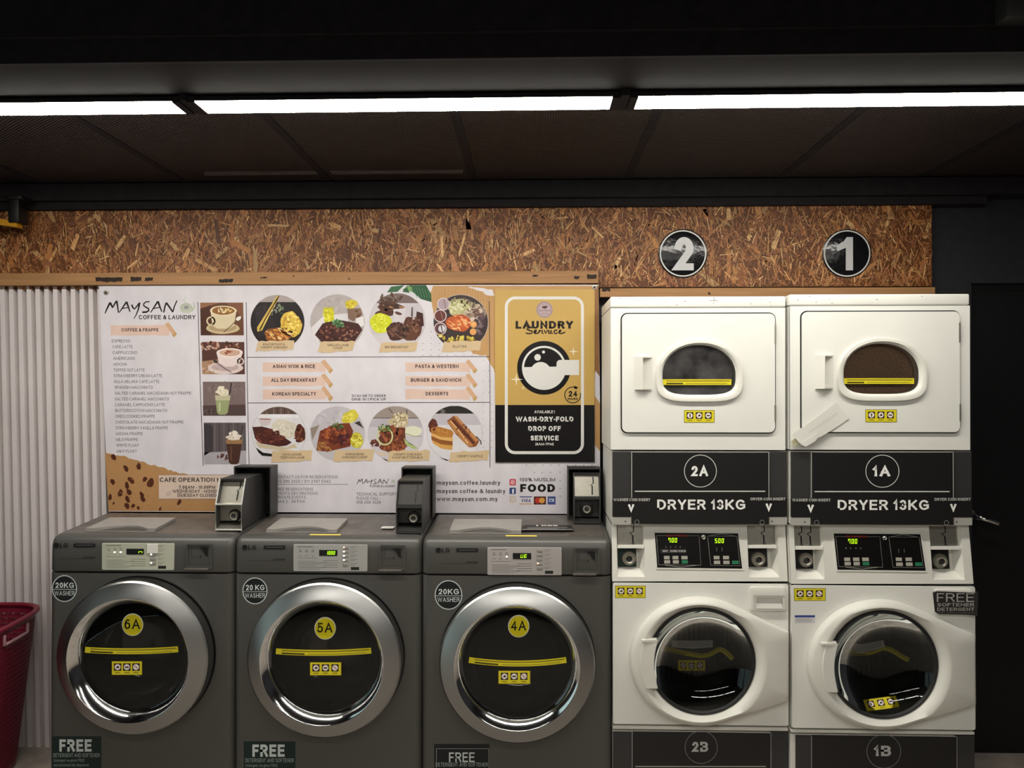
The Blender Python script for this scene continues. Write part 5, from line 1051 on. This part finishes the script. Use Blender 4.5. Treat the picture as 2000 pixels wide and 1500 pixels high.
cap(868,668,940,688,['PLATTER'],4.8,[27],-6)
# leaf over the breakfast picture
for pts, c in [([(756,571),(764,560),(790,556.8),(776,570)],(56,104,66)),([(786,566),(800,557),(832,557),(842,574),(843,590),(822,584),(806,570)],(38,84,52)),([(794,558),(804,560),(806,570),(798,569)],(120,160,96)),([(786,570),(796,556.8),(800,572)],(44,92,56))]: p.poly(pts,c,18+c[0]/60)
for k in range(6): p.line([(806+k*6,559+k*1.5),(815+k*5,582)],0.8,(86,138,92),21)
r = 52.5
cx,cy = 544.5,847; rnd(cx,cy,r,(222,218,222)); p.cut(cx,cy,r,794,812,(96,76,68),6)
for k in range(8): p.rect(520+k*7,797 if 1<k<6 else 803,522+k*7,810,(70,54,48) if k%2 else (130,108,98),7)
p.cut(cx,cy,r,809,816,(232,230,232),8); p.poly([(504,816),(531,818),(527,830),(510,833)],(208,196,198),9); p.line([(508,818.5),(528,819)],1.8,(150,90,78),10); p.blob(556,838,26,19,(216,206,190),12,0.08,26,0.3); p.specks(556,838,22,15,[(226,218,204),(204,194,176),(232,226,214)],40,3.2,13); p.poly([(493,834),(512,833),(532,838),(552,852),(570,864),(560,870),(545,872),(510,866),(498,856)],(74,36,30),14); p.specks(525,853,30,13,[(100,50,40),(60,28,26),(130,72,58),(84,42,34)],70,4.4,15,2.4,(cx,cy,r),0.3); p.blob(586,847,11,17,(84,42,32),13,0.12); p.specks(586,848,9,15,[(110,56,40),(74,34,26),(150,90,66)],40,3.6,14,1.8,(cx,cy,r)); p.poly([(498,862),(520,869),(560,874),(575,866),(580,874),(548,880),(506,874)],(206,190,160),10); p.poly([(500,874),(514,884),(536,887),(534,892),(512,890),(505,884)],(30,28,28),12)
cap(532,881,610,902,['NASI LEMAK','TERIYAKI LAMB'],4.6,[37,47])
cx,cy = 659.5,847; rnd(cx,cy,r,(196,190,196)); p.poly([(606,836),(624,830),(610,860)],(150,136,124),6); p.specks(645,815,26,14,[(204,198,204),(188,182,188)],20,6,6); p.blob(684,814,18,11,(214,200,70),8.5,0.12,26,-0.4); p.specks(682,815,15,10,[(226,214,80),(200,184,50),(238,228,120)],46,4,9,3.6,(cx,cy,r),-0.5); p.poly([(692,826),(702,822),(711,838),(706,834)],(60,54,54),8); p.poly([(625,842),(655,828),(682,826),(690,842),(684,872),(640,882),(618,880),(620,866)],(124,60,36),11); p.specks(656,850,30,18,[(150,74,40),(100,44,30),(176,96,56),(120,56,52),(84,36,30)],90,5,12,2.2); p.specks(672,860,15,12,[(92,40,46),(110,52,56),(70,30,36)],30,5,14); p.specks(634,873,13,9,[(176,120,72),(150,96,56),(120,70,40)],34,4.4,15); p.specks(659,833,10,6,[(72,96,52),(50,72,40),(110,128,80)],26,3,18); p.blob(697,860,12,16,(206,192,50),15,0.06); p.specks(697,860,10,14,[(232,222,90),(176,160,36),(240,232,130)],50,3.4,16)
cap(654,880,732,902,['HAINANESE','CHICKEN CHOP'],4.6,[36,49])
cx,cy = 773,847; rnd(cx,cy,r+1,(206,200,206)); p.cut(cx,cy,r+1,794,817,(160,146,138),6); p.rect(794,800,795.5,816,(60,50,46),7); p.poly([(758,798),(761,797),(768,806),(766,808)],(120,100,92),7); p.cut(cx,cy,r+1,816,834,(190,182,190),6); p.blob(780,822,18,15,(200,184,146),14,0.2); p.specks(780,820,16,13,[(222,208,176),(180,160,120),(232,222,196),(150,130,96)],44,4,15); p.poly([(742,838),(770,830),(792,836),(790,856),(770,868),(746,862)],(110,58,38),12); p.blob(768,858,28,22,(100,54,36),11.5,0.12); p.specks(766,848,23,17,[(140,74,46),(90,44,30),(170,100,66),(64,30,26)],80,4.6,13,2); p.blob(768,872,26,12,(120,62,42),11.8,0.12); p.specks(772,874,22,9,[(140,72,46),(104,52,36),(164,96,60)],40,5,13,2,(cx,cy,r)); p.ring(circ(752,852,16,24,18),3,(206,208,150),16); p.specks(750,836,12,7,[(96,122,60),(60,90,44),(150,170,90)],20,3.2,17); p.blob(806,842,18,10,(226,226,200),11,0.05); p.line([(790,846),(808,852),(824,852)],1.2,(130,140,90),12); p.poly([(788,854),(796,864),(818,876),(808,877),(792,868)],(176,190,120),14); p.poly([(791,856),(799,864),(812,872),(800,867)],(84,110,56),15); p.specks(732,866,8,7,[(120,62,44),(90,44,34)],14,4,13); p.poly([(733,880),(760,886),(745,892)],(216,196,176),10); p.poly([(746,894),(760,900),(754,900)],(40,38,40),11)
cap(760,881,840,902,['CRISPY CHICKEN','CHOP BUTTERMILK'],4.6,[55,60],-4)
cx,cy = 888,846; rnd(cx,cy,r+1,(222,218,222)); p.cut(cx,cy,r+1,793,808,(42,38,36),6); p.specks(866,804,8,3,[(120,116,110),(70,66,62)],10,3,7); p.cut(cx,cy,r+1,808.5,830,(196,190,198),6); p.blob(846,832,8,15,(92,44,32),8.5,0.12); p.specks(844,832,7,12,[(92,42,32),(120,60,46)],24,4,9,1.5,(cx,cy,r))
p.poly([(842,836),(856,833),(882,840),(886,846),(882,856),(860,854),(842,846)],(190,128,58),12); p.poly([(842,845),(860,853),(885,855),(884,862),(860,860),(843,851)],(228,178,106),13); p.poly([(842,851),(860,859),(884,862),(884,870),(862,868),(843,859)],(150,88,44),13); p.poly([(843,859),(862,868),(884,870),(883,879),(862,876),(846,866)],(214,160,84),13); p.specks(862,843,16,5,[(204,144,74),(176,112,48)],30,3,14)
p.poly([(873,822),(886,812),(896,816),(936,862),(930,872),(918,874),(890,848)],(140,82,48),15); p.poly([(873,824),(880,820),(924,870),(916,874),(890,848)],(186,126,76),16); p.poly([(886,812),(893,813),(934,858),(930,864)],(196,136,84),16); p.line([(884,820),(904,842),(926,866)],4.5,(92,44,30),17); p.line([(880,822),(900,846),(914,866)],2.0,(232,190,130),17); p.specks(905,843,14,14,[(120,64,42),(84,40,28)],26,3,18)
p.line([(930,852),(939,862),(940,868)],2.0,(50,44,48),14); p.poly([(858,893),(878,899),(872,900)],(44,42,44),11)
cap(880,882,956,902,['CRISPY WAFFLE'],4.8,[50])
# opening hours box and contact lines
p.rect(310,927,474,975,(222,200,184),5); p.ring(rect(310,474,927,975)[::-1],-0.8,(110,84,70),6); p.blob(330,964,7,4.5,(206,186,174),6,0.1,14,-0.5)
p.text('CAFE OPERATION HOURS',312,937,8.6,154,'l',(34,28,30),7,0.02); p.text('7.00AM - 10.00PM',385,951.5,6.2,71,'c',(40,34,36),7,0.02); p.text('WEDNESDAY - MONDAY',386,959.3,6.2,98,'c',(40,34,36),7,0.02); p.text('(TUESDAY CLOSED)',386,967.2,6.2,78,'c',(40,34,36),7,0.02)
tc_ = (84,80,88)
for s_,y,w_ in [('CONTACT US FOR RESERVATIONS',931.5,121),('012 280 2025 / 011 2397 5342',940,107),('FREE RESERVATIONS',955.5,73),('EVENTS DECORATIONS',963.5,82),('PRIVATE EVENTS',971.3,59),('MAX 2 - 50 PAX',979.3,57)]: p.text(s_,538.5,y,5.9,w_,'l',tc_,3,0.004)
p.rect(538,945.5,680,946.4,(90,84,90),3)
brush_name(p, 697, 935, 0.112, (60,56,60), 3); p.text('COFFEE & LAUNDRY',723,949.5,4.2,49,'l',(70,66,70),3,0.02); p.blob(768,940,4,3,(190,196,184),2,0.05)
for s_,y,w_ in [('TECHNICAL SUPPORT',965,78),('PLEASE CALL :',973,46),('016 206 1028',981,47)]: p.text(s_,696.5,y,5.9,w_,'l',tc_,3,0.004)
for s_,y,w_ in [('maysan.coffee.laundry',942.3,124),('maysan coffee & laundry',958.6,134),('www.maysan.com.my',974,119)]: p.text(s_,853,y+(0.6),8.2 if 'l' in s_ else 8.2,w_,'l',(48,46,50),3,0.012)
p.poly(rrect(995,1007.5,935.5,948,2.5),(206,60,84),3); p.ring(rrect(997.5,1005,938,945.5,2)[::-1],-1.0,(240,226,226),4); p.ring(circ(1001.2,941.8,2,14),0.8,(240,226,226),4); p.poly(rrect(995,1007.5,952.5,965,1.5),(52,72,128),3); p.text('f',1002.3,959.6,9,4.6,'c',(232,232,236),4,0.04); p.ring(rrect(995.5,1007,969,981,2.5)[::-1],-1.2,(190,160,112),3); p.ring(circ(1001.2,975,3,16),1.0,(190,160,112),3)
p.text('100% MUSLIM',1049.5,936.8,7.0,70,'c',(32,30,32),3,0.012); p.text('FOOD',1050,953.2,15.5,68,'c',(24,22,24),3,0.045)
p.rect(1015,969.5,1039,971.5,(56,64,120),3); p.text('VISA',1027,977.5,6.5,19,'c',(48,60,120),3,0.03,0.18); p.rect(1015,983.5,1039,985,(196,140,70),3)
p.rect(1042.5,969.5,1066.5,985.5,(86,44,38),3); p.circ(1050.5,977.5,5.6,(196,60,44),4,n=20); p.circ(1058.5,977.5,5.6,(222,160,76),5,n=20); p.rect(1069.5,969.5,1085,985.5,(66,84,140),3); p.rect(1072,974,1082,980,(210,216,230),4); p.rect(1073,976,1079,979,(90,110,170),5)
b.build('printed_sheet', t)
b = MB()
for x,y in ((207,571),(1161,561)):
    c = at(x,y,BY-0.002); b.lathe([(0.0045,BY-0.0015),(0.006,BY-0.0035),(0.0105,BY-0.003),(0.0115,BY-0.0012)],c.x,c.z,M_STEEL,20); b.lathe([(0,BY-0.0014),(0.005,BY-0.0014)],c.x,c.z,M_BLACK,16)
b.build('eyelet', t)
# clear film stretched over the right end of the banner: only its folds show
# ------------------------------------------------------------------ laundry service poster
PY = 0.3965; t = thing('laundry_poster', 'gold and black laundry service poster over the right end of the banner', 'poster', at(1064,900,PY))
b = MB(); p = Print(b, flat(PY), M_POSTER, 0); GO = (204,168,96); BKK = (30,28,29)
o_ = [(966.5,566),(1161,565),(1161.5,902.5),(967.5,903)]; p.poly(o_,GO,0); b.loft([[at(*q_,PY) for q_ in o_],[at(*q_,PY+0.002) for q_ in o_]],M_POSTER,col=lin(GO)); b.add([at(*q_,PY+0.002) for q_ in o_],[(3,2,1,0)],M_POSTER,lin(GO))
p.poly([(967.2,791),(1161.3,791),(1161.5,902.5),(967.5,903)],BKK,1)
W2 = (228,226,222)
p.ring(rrect(986,1140.5,579,887,20,8)[::-1],-5.8,W2,2)
p.circ(1063.5,605,16,(196,172,176),2); p.ring(circ(1063.5,605,15,36),0.9,(80,60,60),3); p.ring(circ(1063.5,605,11.5,30),0.6,(110,86,86),3); p.blob(1064,600,5,3,(84,60,64),3,0.2,14); p.text('MAYSAN',1063.5,606.5,3,20,'c',(90,66,70),3,0.02); p.text('COFFEE',1063.5,612,2.2,12,'c',(110,86,90),3,0.02)
p.text('LAUNDRY',1063.5,634.5,15,113,'c',(34,28,26),3,0.045)
# script word under it
def script(p, x, y, k, col, L):
    for st in [[(36,2),(22,-2),(8,2),(6,10),(20,16),(34,20),(30,30),(12,32),(0,28)],[(40,28),(52,20),(54,14),(46,14),(42,24),(50,32),(62,28)],[(64,30),(70,14),(74,18),(84,16),(82,28),(90,32)],[(94,14),(100,30),(112,14)],[(112,14),(118,18),(116,30),(126,30)],[(130,14),(126,30),(138,30)],[(160,16),(150,13),(142,22),(148,32),(162,28)],[(166,26),(178,18),(178,13),(170,16),(168,28),(178,32),(200,24)]]:
        p.line([(a*k+x,c*k+y) for a,c in st],3.2,col,L+0.4*(st[0][0]%3),2.6)
script(p, 1027, 639.5, 0.385, (40,30,26), 4); p.circ(1076,641,1.3,(40,30,26),4,n=8)
cx,cy = 1062.5,718.5; p.circ(cx,cy,52.5,BKK,3,n=64); p.circ(cx,cy,43,W2,4,n=60); p.circ(cx,cy,39,BKK,5,n=60)
a_ = [(cx+39*math.cos(q_), cy+39*math.sin(q_)) for q_ in [math.radians(d) for d in range(-4,185,6)]]; p.poly(a_,W2,6); p.circ(1056,727,20,W2,6.4,n=40); p.circ(1033,741,20,W2,6,n=30) if False else None; p.circ(1080,735,13,W2,6.8,n=30); p.rect(1028,722.5,1046,735,W2,7.2)
for x,y,r_ in ((1050,698,6.4),(1061.5,687.5,3)): p.circ(x,y,r_,W2,6,n=24)
p.circ(1094,710,7,W2,7.6,n=24); p.rect(1094,703,1131,732.5,W2,8); p.rect(1087,710,1100,732,W2,8.4)
for x,y,s_ in ((1120,686.5,10),(1008.5,741,12.5),(1022,757.5,5)): p.poly([(x,y-s_),(x+s_*.13,y-s_*.13),(x+s_,y),(x+s_*.13,y+s_*.13),(x,y+s_),(x-s_*.13,y+s_*.13),(x-s_,y),(x-s_*.13,y-s_*.13)],(240,232,206),8)
arc = [(1118.5+15.5*math.cos(math.radians(d)),771.5+15.5*math.sin(math.radians(d))) for d in range(-15,295,8)]; p.line(arc,1.7,BKK,8); p.poly([(1122,755),(1127,755),(1126.5,761)],BKK,8); p.poly([(1121,753.5),(1130,757),(1122,760)],BKK,8); p.text('24',1118.5,769,11,18,'c',BKK,8,0.03); p.text('HOURS',1118.5,779,4.2,19,'c',BKK,8,0.04)
for s_,y,h_,w_ in [('AVAILABLE !',804.3,5.4,40),('WASH-DRY-FOLD',818.5,9.6,113),('DROP OFF',837,9.6,63.5),('SERVICE',855.5,9.6,55),('(8AM-7PM)',867.3,4.8,35)]: p.text(s_,1063.5,y,h_,w_,'c',W2,3,0.04 if h_ > 6 else 0.025)
b.build('printed_sheet', t)

# ------------------------------------------------------------------ laundry basket at the left
t = thing('laundry_basket', 'tall maroon perforated plastic laundry basket at the left edge', 'laundry basket', (-2.425,0.115,0))
bcx, bcy = -2.425, 0.115; hx, hy, hz = 0.262, 0.268, 0.655; NU = 132; NV = 30
def bp(u, v, off=0.0):            # u round the rim, v from base to rim
    k = 0.76+0.24*v; a = 2*PI*u; e = 3.6; ca, sa = math.cos(a), math.sin(a)
    r = 1/((abs(ca)**e+abs(sa)**e)**(1/e)); x = hx*k*r*ca; y = hy*k*r*sa; n = Vector((x/hx**2,y/hy**2,0)).normalized()
    x2, y2 = x+n.x*off, y+n.y*off; ro = math.radians(6); return Vector((bcx+x2*math.cos(ro)-y2*math.sin(ro), bcy+x2*math.sin(ro)+y2*math.cos(ro), 0.012+(hz-0.012)*v))
b = MB()
# arc-length spacing so the holes stay even
us = [i/NU for i in range(NU+1)]; acc = [0.0]; fine = 1320; prev = bp(0,1)
for i in range(1,fine+1): c_ = bp(i/fine,1); acc.append(acc[-1]+(c_-prev).length); prev = c_
us = []; j = 0
for i in range(NU): 
    tgt = acc[-1]*i/NU
    while acc[j] < tgt: j += 1
    us.append(j/fine)
us.append(1.0)
for i in range(NU):
    for k in range(NV):
        u0,u1,v0,v1 = us[i],us[i+1],k/NV,(k+1)/NV
        side = (us[i] < 0.045 or us[i] > 0.955)
        if side and k in (NV-3, NV-2): continue          # hand hole in the short side
        O = [bp(u0,v0),bp(u1,v0),bp(u1,v1),bp(u0,v1)]
        if k in (0, NV-1) or (side and k == NV-4): b.add(O,[(0,1,2,3)],M_BASKET); continue
        sh = 0.5 if k % 2 else 0.0; g0 = 0.22; um = (u0+u1)/2; vm = (v0+v1)/2
        inn = [bp(um,v0+(v1-v0)*g0,-0.002),bp(u0+(u1-u0)*(1-g0),vm,-0.002),bp(um,v1-(v1-v0)*g0,-0.002),bp(u0+(u1-u0)*g0,vm,-0.002)]
        mids = [bp(um,v0,0.0015),bp(u1,vm,0.0015),bp(um,v1,0.0015),bp(u0,vm,0.0015)]
        V = O+mids+inn; b.add(V,[(0,4,8,11,7),(1,5,9,8,4),(2,6,10,9,5),(3,7,11,10,6)],M_BASKET)
b.add([bp(u,0) for u in us[:-1]],[tuple(range(NU))],M_BASKET); b.build('body', t, 60)
b = MB(); loops = []
for u in us[:-1]:
    c_ = bp(u,1); nrm = (bp(u,1,0.01)-c_).normalized(); loops.append([c_+nrm*(0.004+0.013*math.cos(q_))+Vector((0,0,0.006+0.010*math.sin(q_))) for q_ in [2*PI*m/10 for m in range(10)]])
loops.append(loops[0]); b.loft(loops, M_BASKET); b.build('rim', t, 60)
b = MB(); pts = [bp(u,1-2.9/NV,0.007) for u in [0.953+0.094*k/14 for k in range(15)]]
pts = [bp(0.952,1-1.0/NV,0.004)]+[q_ for q_ in pts]+[bp(0.048,1-1.0/NV,0.004)]
b.tube(pts, 0.0062, mat('handle_highlight_pink',(196,150,156),rough=0.35), 10); part(b.build('handle', t, 60), 'handle edge with painted highlight')  # pale tube paints the highlight along the handle edge
